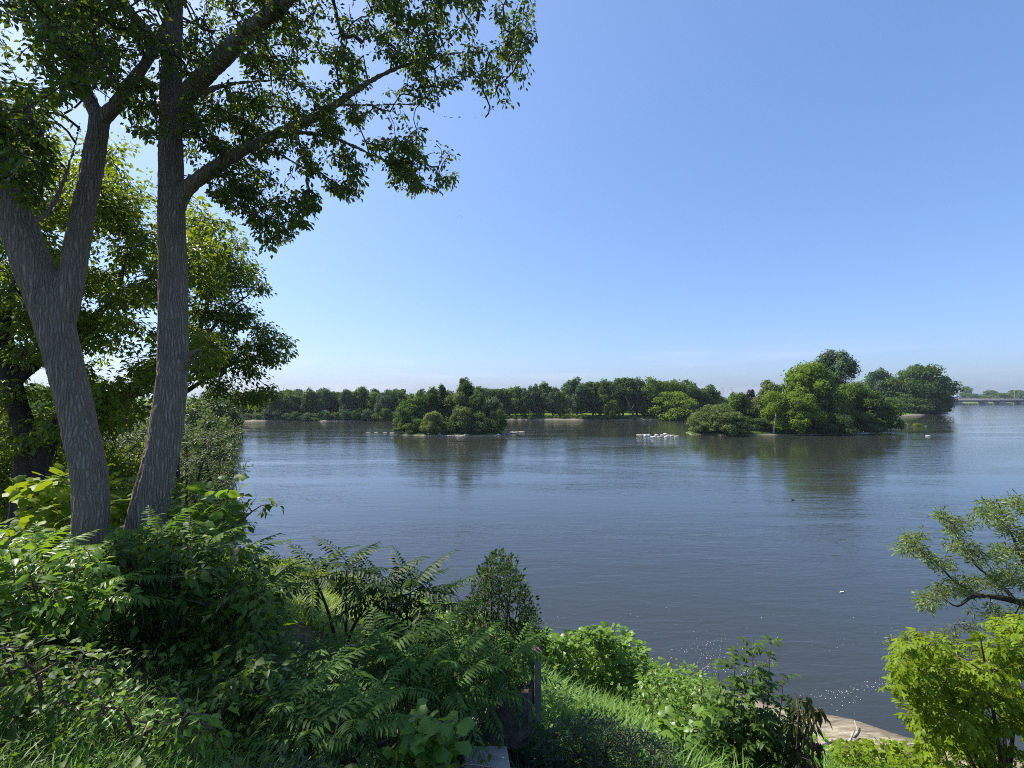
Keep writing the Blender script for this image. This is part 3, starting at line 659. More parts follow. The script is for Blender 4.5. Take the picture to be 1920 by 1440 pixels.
# cottonwoods behind, right
for px, tp, wd, k, mi, yd, lb in [(1644, 697, 58, 'tall', 3, 262, 'hazy blue-green tree left of the big dark tree by the open river'), (1725, 686, 104, 'round', 0, 256, 'big dark rounded tree at the point beside the bridge'), (1686, 712, 70, 'round', 1, 258, 'green tree joined to the left flank of the big dark tree'),
                                   (1758, 722, 52, 'round', 0, 255, 'right flank tree leaning over the river beside the bridge'), (1700, 745, 80, 'bush', 0, 252, 'dark low thicket under the big dark tree'), (1745, 750, 64, 'bush', 0, 251, 'dark low thicket overhanging the open river'), (1664, 706, 62, 'round', 1, 259, 'rounded green tree filling the gap above the channel'), (1668, 742, 80, 'bush', 0, 250, 'low thicket at the channel right of the island')]:
    tree('riverside_tree', px, tp, wd * 1.1, yd, k, mi, lb, 'trees on the point beside the bridge', 1, 2 if wd > 90 else 1)
# beyond the bridge
for i, (px, tp, wd) in enumerate([(1775, 738, 30), (1788, 742, 26), (1812, 724, 26), (1826, 738, 26), (1840, 741, 28), (1858, 732, 34), (1874, 736, 30), (1888, 740, 24), (1904, 731, 36), (1925, 733, 36), (1950, 730, 40), (1800, 741, 30), (1990, 732, 44)]):
    tree('distant_tree', px, tp, wd, 800 + (i % 3) * 12, 'round', 3 if i % 2 else 1, f'{ORD[i]} distant hazy tree on the shore beyond the bridge', 'distant trees beyond the bridge', 2)

# ------------------------------------------------------------------ bridge and buildings
def box(c, s):
    x, y, z = c; a, b, d = (q / 2 for q in s)
    V = np.array([(x + i * a, y + j * b, z + k * d) for i in (-1, 1) for j in (-1, 1) for k in (-1, 1)])
    Fc = np.array([(0, 1, 3, 2), (4, 6, 7, 5), (0, 4, 5, 1), (2, 3, 7, 6), (0, 2, 6, 4), (1, 5, 7, 3)])
    return V, Fc
BY = 620.0
br = empty('road_bridge', (700, BY, 0), 'long low concrete road bridge crossing the river at the far right', 'bridge')
def bpart(nm, boxes, mt): return mk(nm, np_mesh(nm, *join_np([box((x - 700, y - BY, z), s) for (x, y, z), s in boxes])), M[mt], br)
bpart('deck', [((760, BY, 5.6), (460, 12, 1.5))], 'bridge')
bpart('parapet', [((760, BY - 6.1, 6.7), (460, .3, 1.0))], 'bridge'); bpart('parapet', [((760, BY + 6.1, 6.7), (460, .3, 1.0))], 'bridge')
for gy_ in (-4.5, -1.5, 1.5, 4.5): bpart('girder', [((760, BY + gy_, 4.0), (458, .6, 1.7))], 'bridge_dark')
for i, px in enumerate([1795, 1843, 1873, 1910, 1950]):
    x = (px - 960) / F * BY; bpart('pier', [((x, BY, 1.5), (4.0 if i != 2 else 6, 10, 3.25))], 'bridge')
for px in (1803, 1908):
    x = (px - 960) / F * BY
    lp = empty('street_lamp', (x, BY + 4, 6.4), 'tall pale lamp post on the bridge ' + ('near the white roofed building' if px < 1850 else 'toward the right edge of the view'), 'street lamp', 'lamp posts on the bridge')
    mk('pole', np_mesh('pole', *tube([(0, 0, 0), (0, 0, 6), (0, 0, 11)], [.22, .18, .12], 6)), M['metal'], lp)
    mk('lamp_head', np_mesh('lamp_head', *box((1.2, 0, 11), (2.6, .5, .25))), M['metal'], lp)
wb = empty('white_roof_building', ((1787 - 960) / F * 760, 760, 2), 'low building with a bright white roof beyond the bridge', 'building')
mk('wall', np_mesh('wall', *box((0, 0, 3.2), (17, 10, 6.4))), M['bridge_dark'], wb)
rv = np.array([(-9, -6, 6.4), (9, -6, 6.4), (9, 6, 6.4), (-9, 6, 6.4), (-8, -2, 10.5), (8, -2, 10.5), (8, 2, 10.5), (-8, 2, 10.5)])
mk('roof', np_mesh('roof', rv, np.array([(0, 1, 5, 4), (1, 2, 6, 5), (2, 3, 7, 6), (3, 0, 4, 7), (4, 5, 6, 7), (3, 2, 1, 0)])), M['white'], wb)
hs = empty('brown_roof_house', ((1409 - 960) / F * 205, 205, 1.6), 'brown roofed house peeking out between the island trees', 'house')
mk('wall', np_mesh('wall', *box((0, 0, 1.6), (7.5, 6, 3.2))), M['brick'], hs)
rv = np.array([(-4.3, -3.6, 3.2), (4.3, -3.6, 3.2), (4.3, 3.6, 3.2), (-4.3, 3.6, 3.2), (-3.2, 0, 5.4), (3.2, 0, 5.4)])
me = bpy.data.meshes.new('roof'); me.from_pydata([tuple(v) for v in rv], [], [(0, 1, 5, 4), (1, 2, 5), (2, 3, 4, 5), (3, 0, 4), (3, 2, 1, 0)]); mk('roof', me, M['roofbrown'], hs)
for xx in (-2, 1.4): mk('window', np_mesh('window', *box((xx, -3.02, 1.8), (1.2, .08, 1.1))), M['glass'], hs)
# power pylons far off
for px, lb in ((1355, 'left lattice power pylon on the horizon above the trees'), (1372, 'right lattice power pylon on the horizon above the trees')):
    Yp = 900; z1 = EYE - (727 - HY) / F * Yp
    pr_ = empty('power_pylon', ((px - 960) / F * Yp, Yp, 2), lb, 'power pylon', 'power pylons on the horizon')
    rods = []; H = z1 - 2
    for sx_ in (-1, 1):
        for sy_ in (-1, 1): rods.append(rod((sx_ * 2.6, sy_ * 2.6, 0), (sx_ * .6, sy_ * .6, H), .13, .1))
    for k in range(8):
        f0, f1 = k / 8, (k + 1) / 8; a, b = 2.6 - 2 * f0, 2.6 - 2 * f1
        for sy_ in (-1, 1): rods += [rod((-a, sy_ * a, H * f0), (b, sy_ * b, H * f1), .07, .07), rod((a, sy_ * a, H * f0), (-b, sy_ * b, H * f1), .07, .07)]
    mk('tower', np_mesh('tower', *join_np(rods)), M['metal'], pr_)
    for zz, ww in ((H, 6.5), (H * .84, 5)):
        mk('crossarm', np_mesh('crossarm', *join_np([rod((-ww, 0, zz + .9), (0, 0, zz), .12, .12), rod((ww, 0, zz + .9), (0, 0, zz), .12, .12), rod((-ww, 0, zz + .9), (ww, 0, zz + .9), .1, .1)])), M['metal'], pr_)

# ------------------------------------------------------------------ rocks, debris
def rock_mesh(seed, n=10):
    g = np.random.default_rng(seed); V = []; Fc = []; m = 12
    for i in range(n + 1):
        ph = math.pi * i / n
        for j in range(m):
            th = 2 * math.pi * j / m; V.append((math.sin(ph) * math.cos(th), math.sin(ph) * math.sin(th), math.cos(ph)))
    V = np.array(V); V = V * (.62 + .75 * fbm(V * 1.7 + seed * 3.3, seed, 3))[:, None]
    for i in range(n):
        for j in range(m): Fc.append((i * m + j, (i + 1) * m + j, (i + 1) * m + (j + 1) % m, i * m + (j + 1) % m))
    return np_mesh('rock', V, np.array(Fc))
RK = [rock_mesh(s) for s in range(5)]; RKW = [m.copy() for m in RK]
for m_ in RK: m_.materials.append(M['rock'])
for m_ in RKW: m_.materials.append(M['white_rock'])
def rock(px, py, wpx, hpx, label, group=None, white=False, Yd=None, name='rock'):
    Yd = Yd or EYE * F / (py - HY); x = (px - 960) / F * Yd; W = wpx / F * Yd / 1.7; H = hpx / F * Yd * (.6 if white else 1) * random.uniform(.4, 1.25)
    o = mk(name, random.choice(RKW + RK[:2] if white else RK), None); o.location = (x, Yd, H * .15); o.scale = (W, W * .7, H * .75); o.rotation_euler.z = random.uniform(-.4, .4)
    tag(o, label, 'rock', group); return o
for i, (px, py, wp, hp) in enumerate([(1199, 816, 9, 3), (1211, 818, 6, 6), (1217, 818, 6, 7), (1224, 819, 9, 5), (1231, 817, 7, 6), (1237, 820, 7, 5), (1243, 816, 8, 7), (1249, 820, 6, 6), (1255, 817, 8, 6), (1262, 818, 8, 5), (1269, 819, 8, 4), (1207, 815, 5, 3), (1247, 814, 7, 4)]):
    rock(px, py, wp * 1.15, hp, f'{ORD[i]} bleached white rock in the low pile in mid river', 'white rocks piled in mid river', True)
for i in range(22):
    px = 796 + i * 8.7 + random.uniform(-2, 2); py = 817.5 - (max(0, px - 930) * .13) - abs(px - 870) * .012 + random.uniform(-.7, .7)
    rock(px, py, random.uniform(6, 15), random.uniform(2, 4.5), f'{ORD[i]} pale flat rock from the left along the dark island shore', 'pale rocks lining the dark island')
for i in range(20):
    px = 1392 + i * 13 + random.uniform(-3, 3); py = 813.5 - abs(px - 1480) * .012 + random.uniform(-.8, .8)
    rock(px, py, random.uniform(6, 16), random.uniform(1.8, 4), f'{ORD[i]} pale rock from the left along the right island shore', 'pale rocks lining the right island')
for i, (px, py) in enumerate([(690, 812), (705, 811), (722, 811), (735, 812)]): rock(px, py, 8, 1.3, f'{ORD[i]} dark low rock trailing left from the dark island', 'low rocks off the dark island tip')
rock(1672, 808, 10, 4, 'small dark topped rock in water off the right island tip'); rock(1740, 817, 8, 3, 'single white rock alone in the open water', white=True)
rock(1727, 812.5, 3, 1.5, 'tiny white stone just above the lone white rock', white=True)
# half-sunk fallen tree with a green sprig
ft = empty('sunken_tree', P(1712, 799, 146.6), 'half sunken fallen tree with bare limbs and yellow-green sprig', 'fallen tree'); lo = ft.location
q = lambda a, b: P(a, b, 146.6) - lo
mk('trunk', np_mesh('sunk_trunk', *join_np([tube(s_[:, :3], s_[:, 3], 6) for s_ in [smooth_path([(q(1692, 801), .2), (q(1708, 803), .3), (q(1725, 802), .22), (q(1738, 798), .08)], .8), smooth_path([(q(1697, 802), .14), (q(1690, 796), .05)], .8), smooth_path([(q(1706, 803), .16), (q(1700, 794), .06)], .8), smooth_path([(q(1714, 803), .16), (q(1716, 796), .06)], .8)]]), True), M['drift'], ft)
cm = far_crown('sprig', 'bush', 1500, .07, 5, .5); o = mk('foliage', cm, M['lime'], ft); o.location = q(1720, 801); o.scale = (4.4, 2.5, 2.5)
# log on the right island shore
lg = mk('drift_log', np_mesh('drift_log', *tube(smooth_path([(Vector((0, 0, .5)), .12), (Vector((2, 0, .1)), .25), (Vector((6, .5, .15)), .25), (Vector((10, .3, .3)), .1)], 1)[:, :3], np.linspace(.3, .15, len(smooth_path([(Vector((0, 0, .5)), .12), (Vector((2, 0, .1)), .25), (Vector((6, .5, .15)), .25), (Vector((10, .3, .3)), .1)], 1))), 7), True), M['drift'])
lg.location = (80.5, 113.2, .15); tag(lg, 'long pale drift log lying at the shaded shore of right island', 'log')
# floating duck, white feather, far birds
def lathe_blob(parts): return join_np(parts)
def blob(c, s, seed=1, n=10, m=12):
    V = []; Fc = []
    for i in range(n + 1):
        ph = math.pi * i / n
        for j in range(m):
            th = 2 * math.pi * j / m; V.append((c[0] + s[0] * math.sin(ph) * math.cos(th), c[1] + s[1] * math.sin(ph) * math.sin(th), c[2] + s[2] * math.cos(ph)))
    for i in range(n):
        for j in range(m): Fc.append((i * m + j, (i + 1) * m + j, (i + 1) * m + (j + 1) % m, i * m + (j + 1) % m))
    return np.array(V), np.array(Fc)
Yk = EYE * F / (938 - HY); dk = empty('duck', ((1487 - 960) / F * Yk, Yk, 0), 'small dark duck floating on open water below right island', 'duck'); dk.scale = (.5, .5, .5)
mk('body', np_mesh('body', *join_np([blob((0, 0, .07), (.24, .12, .1)), blob((-.2, 0, .2), (.07, .06, .11)), blob((-.24, 0, .28), (.075, .055, .055)), blob((.24, 0, .12), (.1, .05, .03))]), True), M['bird'], dk)
mk('beak', np_mesh('beak', *blob((-.34, 0, .265), (.05, .02, .012), n=5, m=6)), M['dry'], dk)
Yk = EYE * F / (1111 - HY)
fe = mk('white_feather', np_mesh('feather', *xf(leaf_t(.35, -.1, .12), (1, .1, .05), (0, 0, 1), (0, 0, 0), .24)), M['white']); fe.location = ((1574 - 960) / F * Yk, Yk, .01)
tag(fe, 'single white feather floating on the dark water', 'feather')
for i, (px, py) in enumerate([(858, 407), (862, 405), (867, 407)]):
    b = mk('flying_bird', np_mesh('flying_bird', *join_np([blob((0, 0, 0), (.12, .4, .1), n=6, m=8), (np.r_[xf(leaf_lo(.3, -.2, .05), (1, .1, .35), (0, 0, 1), (0, 0, 0), .9)[0]][[0, 1, 3, 2]], np.array([(0, 1, 2, 3)])), (np.r_[xf(leaf_lo(.3, -.2, .05), (-1, .1, .35), (0, 0, 1), (0, 0, 0), .9)[0]][[0, 1, 3, 2]], np.array([(0, 1, 2, 3)]))])), M['bird'])
    b.location = P(px, py, 260 + i * 3); b.rotation_euler.z = .8
    tag(b, ['leftmost tiny bird in the trio high in the sky', 'middle tiny bird in the trio high in the sky', 'rightmost tiny bird in the trio high in the sky'][i], 'bird', 'tiny birds in the sky')
# foam flecks on the near water
n = 650; fx = []
while len(fx) < n:
    px = random.uniform(980, 1700); py = random.uniform(1130, 1340); ln = 1228 + (px - 1300) * .18
    dd = abs(py - ln) / (34 if px > 1250 else 60)
    if random.random() < math.exp(-dd * dd) * (1 if px > 1250 else .3) or random.random() < .05:
        Yk = EYE * F / (py - HY); xx = (px - 960) / F * Yk
        if vnoise(np.array([[xx * .5 + Yk * .25, (Yk - xx * .42) * 2.2, 0.3]]), 5)[0] > .5: fx.append((xx, Yk))
fx = np.array(fx); okk = bank_z(fx[:, 0], fx[:, 1]) < -.05; fx = fx[okk]
fl = (np.array([(math.cos(a) * .5, math.sin(a) * .3, 0) for a in np.linspace(0, 6.28, 6, endpoint=False)] + [(0, 0, .25)]), np.array([(k, (k + 1) % 6, 6) for k in range(6)]))
fp = np.c_[fx, np.full(len(fx), .003)]; a = rng.uniform(0, 6.28, len(fx))
o = mk('foam_flecks', np_mesh('foam', *scatter(fl, fp, frames(np.c_[np.cos(a), np.sin(a), 0 * a], np.tile((0, 0, 1.), (len(fx), 1))), rng.uniform(.008, .028, len(fx)))), M['white'])
tag(o, 'white foam flecks drifting on the dark near water', 'foam', kind='stuff')

# ------------------------------------------------------------------ near plants
def in_poly(x, y, poly):
    c = False; j = len(poly) - 1
    for i in range(len(poly)):
        xi, yi = poly[i]; xj, yj = poly[j]
        if (yi > y) != (yj > y) and x < (xj - xi) * (y - yi) / (yj - yi) + xi: c = not c
        j = i
    return c
def region(poly, yr, n, holes=(), clump=0):
    xs = [p[0] for p in poly]; ys = [p[1] for p in poly]; out = []; tries = 0
    while len(out) < n and tries < n * 60:
        tries += 1; x = random.uniform(min(xs), max(xs)); y = random.uniform(min(ys), max(ys))
        if not in_poly(x, y, poly): continue
        if any((x - hx) ** 2 / rx ** 2 + (y - hy) ** 2 / ry ** 2 < 1 for hx, hy, rx, ry in holes): continue
        if clump and vnoise(np.array([[x / clump, y / clump, 1.7]]), 12)[0] < .42 and random.random() < .8: continue
        out.append(tuple(P(x, y, random.uniform(*yr))))
    return out

class Plant:
    def __init__(s, name, base, label, cat, group=None):
        s.base = Vector(base); s.root = empty(name, base, label, cat, group); s.limbs = []; s.T = []
        s.lp = []; s.ld = []; s.ln = []; s.ls = []
    def limb(s, ctrl, step=.1):
        s.limbs.append(smooth_path([(Vector(c[0]), c[1]) for c in ctrl], step)); return s.limbs[-1]
    def grow(s, targets, r0=.0019, wig=.14, reach=None):
        """join each target to the nearest wood; returns twig paths"""
        nodes = [np.concatenate([l[:, :3] for l in s.limbs])]; nl = len(nodes[0]); cap = np.concatenate([l[:, 3] for l in s.limbs])
        P_ = np.empty((nl + len(targets) * 6, 3)); P_[:nl] = nodes[0]; n = nl
        par = np.full(len(P_), -1); wt = np.zeros(len(P_)); T = np.array(targets)
        dist = np.array([np.min(((P_[:nl] - t) ** 2).sum(1)) for t in T]) ** .5; order = np.argsort(dist); paths = []
        for ti in order:
            t = T[ti]; d2 = ((P_[:n] - t) ** 2); d = (d2[:, 0] + d2[:, 1] + d2[:, 2]); k = int(np.argmin(d)); L = math.sqrt(d[k])
            if L < .03: continue
            m = 4 if L > .25 else 2; prev = k; path = [k]; a = P_[k].copy(); off = rng.normal(size=3) * L * wig; off[2] += L * wig * .8
            for j in range(1, m + 1):
                f = j / m; P_[n] = a + (t - a) * f + off * math.sin(math.pi * f) + (rng.normal(size=3) * L * .02 if j < m else 0)
                par[n] = prev; prev = n; path.append(n); n += 1
            paths.append(path)
        wt[:n] = 0
        for p in paths: wt[p[-1]] += 1
        for i in range(n - 1, nl - 1, -1): wt[par[i]] += wt[i]
        rad = r0 * (1.2 + np.sqrt(wt[:n]) * 1.15); s.twigs = []
        for p in paths:
            rr = rad[p].copy(); rr[0] = min(rr[0], rr[1] * 1.25)
            if len(rr) > 1: rr = np.minimum(rr, .05)
            s.twigs.append(np.c_[P_[p], rr])
        return s.twigs
    def leaves(s, per=8, size=.07, spread=.10, droop=.6, start=.35, jit=.6, up=1.0):
        for tw in s.twigs:
            pts = tw[:, :3]; ax = pts[-1] - pts[0]; L = np.linalg.norm(ax); ax = ax / (L + 1e-9)
            tt = rng.uniform(start, 1.06, per) if L < .8 else 1 - rng.uniform(0, .5, per) * .6 / L * 1.2
            tt = np.clip(tt, 0, 1.04); f = tt * (len(pts) - 1); i = np.clip(f.astype(int), 0, len(pts) - 2); f = f - i
            p = pts[i] + (pts[i + 1] - pts[i]) * f[:, None] + rng.normal(size=(per, 3)) * spread * .3
            d = rng.normal(size=(per, 3)); d /= np.linalg.norm(d, axis=1, keepdims=True); d[:, 2] *= .5
            D = d + ax * .5 + np.array((0, 0, -droop)); p = p + d * spread
            nn = rng.normal(size=(per, 3)) * jit + np.array((0, 0, up))
            s.lp.append(p); s.ld.append(D); s.ln.append(nn); s.ls.append(size * rng.uniform(.65, 1.25, per))
    def finish(s, tmpl, mat, single=300, wood='bark', twigmat='twig', voxel=None, tsides=4, lname='leaf', depth=.012, tlabel=None):
        b = np.array(s.base); out = s.root
        if s.limbs:
            if voxel:
                me = bark_mesh('trunk', [np.c_[l[:, :3] - b, l[:, 3]] for l in s.limbs], voxel, depth)
            else:
                me = np_mesh('trunk', *join_np([tube(l[:, :3] - b, l[:, 3], 8) for l in s.limbs]), True)
            mk('trunk', me, M[wood], out)
        if getattr(s, 'twigs', None):
            V, Fc = join_np([tube(t[:, :3] - b, t[:, 3], tsides, False) for t in s.twigs])
            o = mk('twigs', np_mesh('twigs', V, Fc, True), M[twigmat], out); o['kind'] = 'stuff'
        if s.lp:
            p = np.concatenate(s.lp) ; D = np.concatenate(s.ld); nn = np.concatenate(s.ln); S = np.concatenate(s.ls)
            Fm = frames(D, nn)
            px = 960 + p[:, 0] / p[:, 1] * F; py = HY + (EYE - p[:, 2]) / p[:, 1] * F
            vis = (px > -20) & (px < 1940) & (py > -20) & (py < 1460) & (p[:, 1] > .3)
            score = np.where(vis, S / np.maximum(p[:, 1], .3), 0); order = np.argsort(-score)
            k = min(single, int(vis.sum())); pick = order[:k]; rest = order[k:]
            tm = tmpl if isinstance(tmpl, list) else [tmpl]
            if k:
                mes = [np_mesh(lname, *t) for t in tm]
                for m_ in mes: m_.materials.append(M[mat])
                from mathutils import Matrix
                for q_, i in enumerate(pick):
                    o = bpy.data.objects.new(lname, mes[q_ % len(mes)]); COL.objects.link(o); o.parent = out
                    mm = Matrix(Fm[i].tolist()).to_4x4(); sc_ = float(S[i]); mm = Matrix.Translation(Vector(p[i] - b)) @ mm @ Matrix.Scale(sc_, 4)
                    o.matrix_basis = mm
            if len(rest):
                parts = []
                for q_, t in enumerate(tm):
                    ii = rest[q_::len(tm)]
                    if len(ii): parts.append(scatter(t, p[ii] - b, Fm[ii], S[ii]))
                o = mk('foliage', np_mesh('foliage', *join_np(parts)), M[mat], out); o['kind'] = 'stuff'
        return out

OV = [leaf_t(.55, .15, .1), leaf_t(.5, .25, .14), leaf_t(.6, .05, .08)]
OVL = [leaf_lo(.55, .15, .1), leaf_lo(.5, .25, .14)]
LAN = [leaf_lo(.22, .15, .04), leaf_lo(.26, .25, .05)]
CMP = [compound_t(s) for s in range(3)]; LOB = [lobed_t(s) for s in range(3)]
FR = [frond_t(11, .30, .30, 1), frond_t(10, .42, .28, 2), frond_t(12, .2, .27, 3)]

def poly(*c): return list(c)
def G(px, Yd):
    x = (px - 960) / F * Yd; return Vector((x, Yd, gz(x, Yd)))

# --- right-hand big tree (the second trunk)
b = G(268, 5.3); t2 = Plant('riverside_tree', b, 'tall tree with straight furrowed grey trunk and long limbs arching over the river', 'tree')
t2.limb([(b - Vector((0, 0, .3)), 0.238), (P(272, 990, 5.3), 0.193), (P(298, 880, 5.35), 0.176), (P(322, 720, 5.45), 0.156), (P(325, 560, 5.55), 0.143), (P(322, 400, 5.6), 0.135), (P(320, 260, 5.7), 0.123), (P(322, 120, 5.8), 0.107), (P(330, -60, 6), 0.082), (P(345, -260, 6.2), 0.049), (P(350, -420, 6.4), 0.018)])
t2.limb([(P(328, 400, 5.6), 0.082), (P(350, 355, 5.6), 0.078), (P(395, 320, 5.65), 0.072), (P(450, 285, 5.75), 0.064), (P(530, 245, 5.85), 0.054), (P(600, 215, 5.95), 0.045), (P(690, 155, 6.1), 0.032), (P(760, 122, 6.25), 0.020), (P(850, 100, 6.4), 0.013), (P(960, 100, 6.5), 0.005)])
t2.limb([(P(322, 235, 5.7), 0.107), (P(350, 180, 5.65), 0.102), (P(400, 125, 5.55), 0.094), (P(460, 65, 5.45), 0.086), (P(520, 15, 5.35), 0.074), (P(600, -60, 5.2), 0.057), (P(700, -150, 5.1), 0.041), (P(820, -220, 5.0), 0.018)])
t2.limb([(P(540, 245, 5.86), 0.032), (P(610, 255, 5.9), 0.025), (P(650, 268, 6.0), 0.022), (P(720, 300, 6.1), 0.014), (P(780, 320, 6.2), 0.007)])
t2.limb([(P(640, 197, 6.0), 0.022), (P(700, 197, 6.1), 0.015), (P(785, 197, 6.2), 0.011), (P(830, 218, 6.3), 0.008), (P(872, 220, 6.35), 0.005), (P(910, 220, 6.35), 0.004)])
t2.limb([(P(470, 275, 5.78), 0.023), (P(520, 288, 5.7), 0.020), (P(570, 315, 5.7), 0.013), (P(640, 345, 5.7), 0.005)])
t2.limb([(P(395, 320, 5.65), 0.018), (P(440, 340, 5.5), 0.013), (P(480, 400, 5.4), 0.009), (P(505, 455, 5.35), 0.005)])
t2.limb([(P(690, 155, 6.1), 0.016), (P(680, 80, 6.2), 0.011), (P(700, 10, 6.3), 0.007)])
t2.limb([(P(342, 690, 5.45), 0.061), (P(358, 668, 5.4), 0.049), (P(376, 655, 5.32), 0.027)])
t2.limb([(P(800, 110, 6.3), 0.011), (P(860, 60, 6.3), 0.008), (P(930, 20, 6.4), 0.005)])
t2.limb([(P(325, 120, 5.8), 0.057), (P(260, 40, 5.5), 0.045), (P(180, -60, 5.2), 0.027), (P(120, -160, 5), 0.013)])
t2.limb([(P(326, 200, 5.7), 0.045), (P(420, 160, 6.3), 0.027), (P(520, 150, 6.9), 0.011)])
tg = region(poly((480, -160), (1010, -160), (1000, 60), (1003, 120), (985, 170), (945, 212), (905, 170), (870, 150), (830, 190), (760, 200), (700, 170), (600, 190), (500, 160)), (5.3, 7.0), 1050, [(590, 130, 35, 22), (880, 30, 40, 18), (700, 130, 26, 30), (520, 90, 20, 22), (960, 30, 12, 20), (850, 190, 24, 30)], 34)
tg += region(poly((380, 230), (470, 160), (600, 200), (700, 190), (820, 250), (850, 290), (855, 360), (790, 372), (740, 350), (690, 330), (662, 384), (600, 345), (590, 400), (545, 445), (510, 480), (485, 470), (470, 420), (400, 380), (370, 330)), (5.2, 6.6), 720, [(700, 245, 60, 14), (620, 320, 24, 14), (430, 250, 16, 12)], 26)
tg += region(poly((60, -220), (620, -220), (600, 20), (520, 100), (440, 210), (330, 270), (230, 250), (150, 140), (60, 60)), (4.6, 7.2), 1100, [(190, 185, 26, 24), (350, 45, 12, 26), (420, 120, 26, 18), (215, 55, 18, 12)], 40)
tg += region(poly((330, 200), (500, 170), (560, 190), (480, 260), (400, 310), (345, 320)), (5.8, 7), 120)
# shade branches above the frame
for i in range(90):
    y_ = random.uniform(3.0, 7.5); tg.append((random.uniform(-4.5, .8), y_, 9.6 + y_ * .98 + random.uniform(0, 2.2)))
t2.grow(tg); t2.leaves(14, .060, .05, .65, .1); t2.finish(OV, 'canopy', 300, voxel=.016, tlabel=1)

# --- left big tree (forked)
b = G(165, 4.9); t1 = Plant('forked_tree', b, 'thick grey trunk splitting in two halfway up, left of the straight trunk', 'tree')
t1.limb([(b - Vector((0, 0, .3)), 0.200), (P(170, 1010, 4.9), 0.159), (P(168, 900, 4.95), 0.155), (P(140, 760, 5.0), 0.152), (P(105, 620, 5.0), 0.163), (P(62, 500, 4.95), 0.167), (P(20, 390, 4.9), 0.155), (P(-35, 280, 4.8), 0.141), (P(-90, 120, 4.7), 0.118), (P(-130, -100, 4.7), 0.081), (P(-150, -320, 4.8), 0.036)])
t1.limb([(P(108, 620, 5.0), 0.126), (P(130, 540, 5.05), 0.115), (P(148, 440, 5.15), 0.107), (P(170, 330, 5.25), 0.100), (P(186, 230, 5.3), 0.092), (P(184, 205, 5.3), 0.081)])
t1.limb([(P(186, 225, 5.3), 0.074), (P(165, 180, 5.3), 0.067), (P(140, 120, 5.25), 0.059), (P(95, 50, 5.2), 0.052), (P(40, -60, 5.1), 0.045), (P(0, -200, 5), 0.018)])
t1.limb([(P(186, 230, 5.3), 0.074), (P(215, 200, 5.3), 0.067), (P(240, 165, 5.35), 0.059), (P(275, 115, 5.4), 0.052), (P(310, 50, 5.5), 0.045), (P(350, -80, 5.7), 0.018)])
t1.limb([(P(40, 430, 4.9), 0.045), (P(100, 380, 5.6), 0.032), (P(135, 290, 6.0), 0.018), (P(150, 230, 6.3), 0.009)])
tg = region(poly((-90, -240), (330, -240), (300, 60), (230, 200), (150, 170), (90, 270), (40, 330), (-30, 330), (-90, 330)), (3.8, 6.4), 950, [(185, 185, 28, 30), (118, 225, 24, 40), (60, 260, 12, 12)], 40)
tg += region(poly((-60, 190), (60, 200), (100, 300), (80, 400), (40, 380), (-60, 300)), (4.2, 4.7), 90)
for i in range(20):  # unseen leaf clusters off frame, added to cast shade below
    y_ = random.uniform(1.5, 8.5); tg.append((random.uniform(-9, -4), y_, 9.6 + y_ * .98 + random.uniform(0, 2.2)))
t1.grow(tg); t1.leaves(15, .066, .06, .55, .1); t1.finish(OV, 'canopy', 300, voxel=.018)

# --- sunlit tree behind the trunks
b = G(50, 8.6); t3 = Plant('sunlit_tree', b, 'wide dark-trunked tree with yellow-green crown behind the two grey trunks', 'tree')
t3.limb([(b - Vector((0, 0, .3)), .34), (P(55, 960, 8.6), .27), (P(62, 880, 8.6), .25), (P(45, 800, 8.5), .16), (P(15, 700, 8.4), .15), (P(5, 600, 8.3), .13), (P(40, 520, 8.3), .1), (P(30, 400, 8.3), .06), (P(20, 250, 8.4), .03)])
t3.limb([(P(62, 885, 8.6), .2), (P(95, 815, 8.7), .16), (P(150, 770, 8.8), .12), (P(225, 745, 9), .09), (P(300, 690, 9.3), .06), (P(380, 640, 9.6), .035), (P(470, 600, 9.9), .015)])
t3.limb([(P(20, 720, 8.4), .1), (P(120, 640, 9), .08), (P(220, 560, 9.4), .055), (P(330, 500, 9.7), .035), (P(420, 470, 10), .015)])
t3.limb([(P(150, 770, 8.8), .06), (P(260, 740, 9.8), .045), (P(380, 710, 10.4), .025), (P(460, 720, 10.8), .012)])
t3.limb([(P(220, 560, 9.4), .05), (P(240, 440, 9.4), .035), (P(230, 340, 9.4), .015)])
tg = region(poly((-60, 300), (60, 250), (180, 250), (280, 290), (370, 380), (420, 430), (430, 520), (400, 600), (420, 680), (350, 740), (280, 790), (160, 830), (-60, 850)), (7.4, 11.2), 1250, [(285, 420, 20, 30), (270, 600, 30, 18), (262, 640, 22, 22), (120, 480, 14, 16), (455, 620, 18, 16), (60, 560, 14, 20)], 44)
t3.grow(tg); t3.leaves(34, .105, .15, .45, .1, .5, 1.1); t3.finish(OVL, 'yellowgreen', 300, wood='dark_bark', voxel=.03)
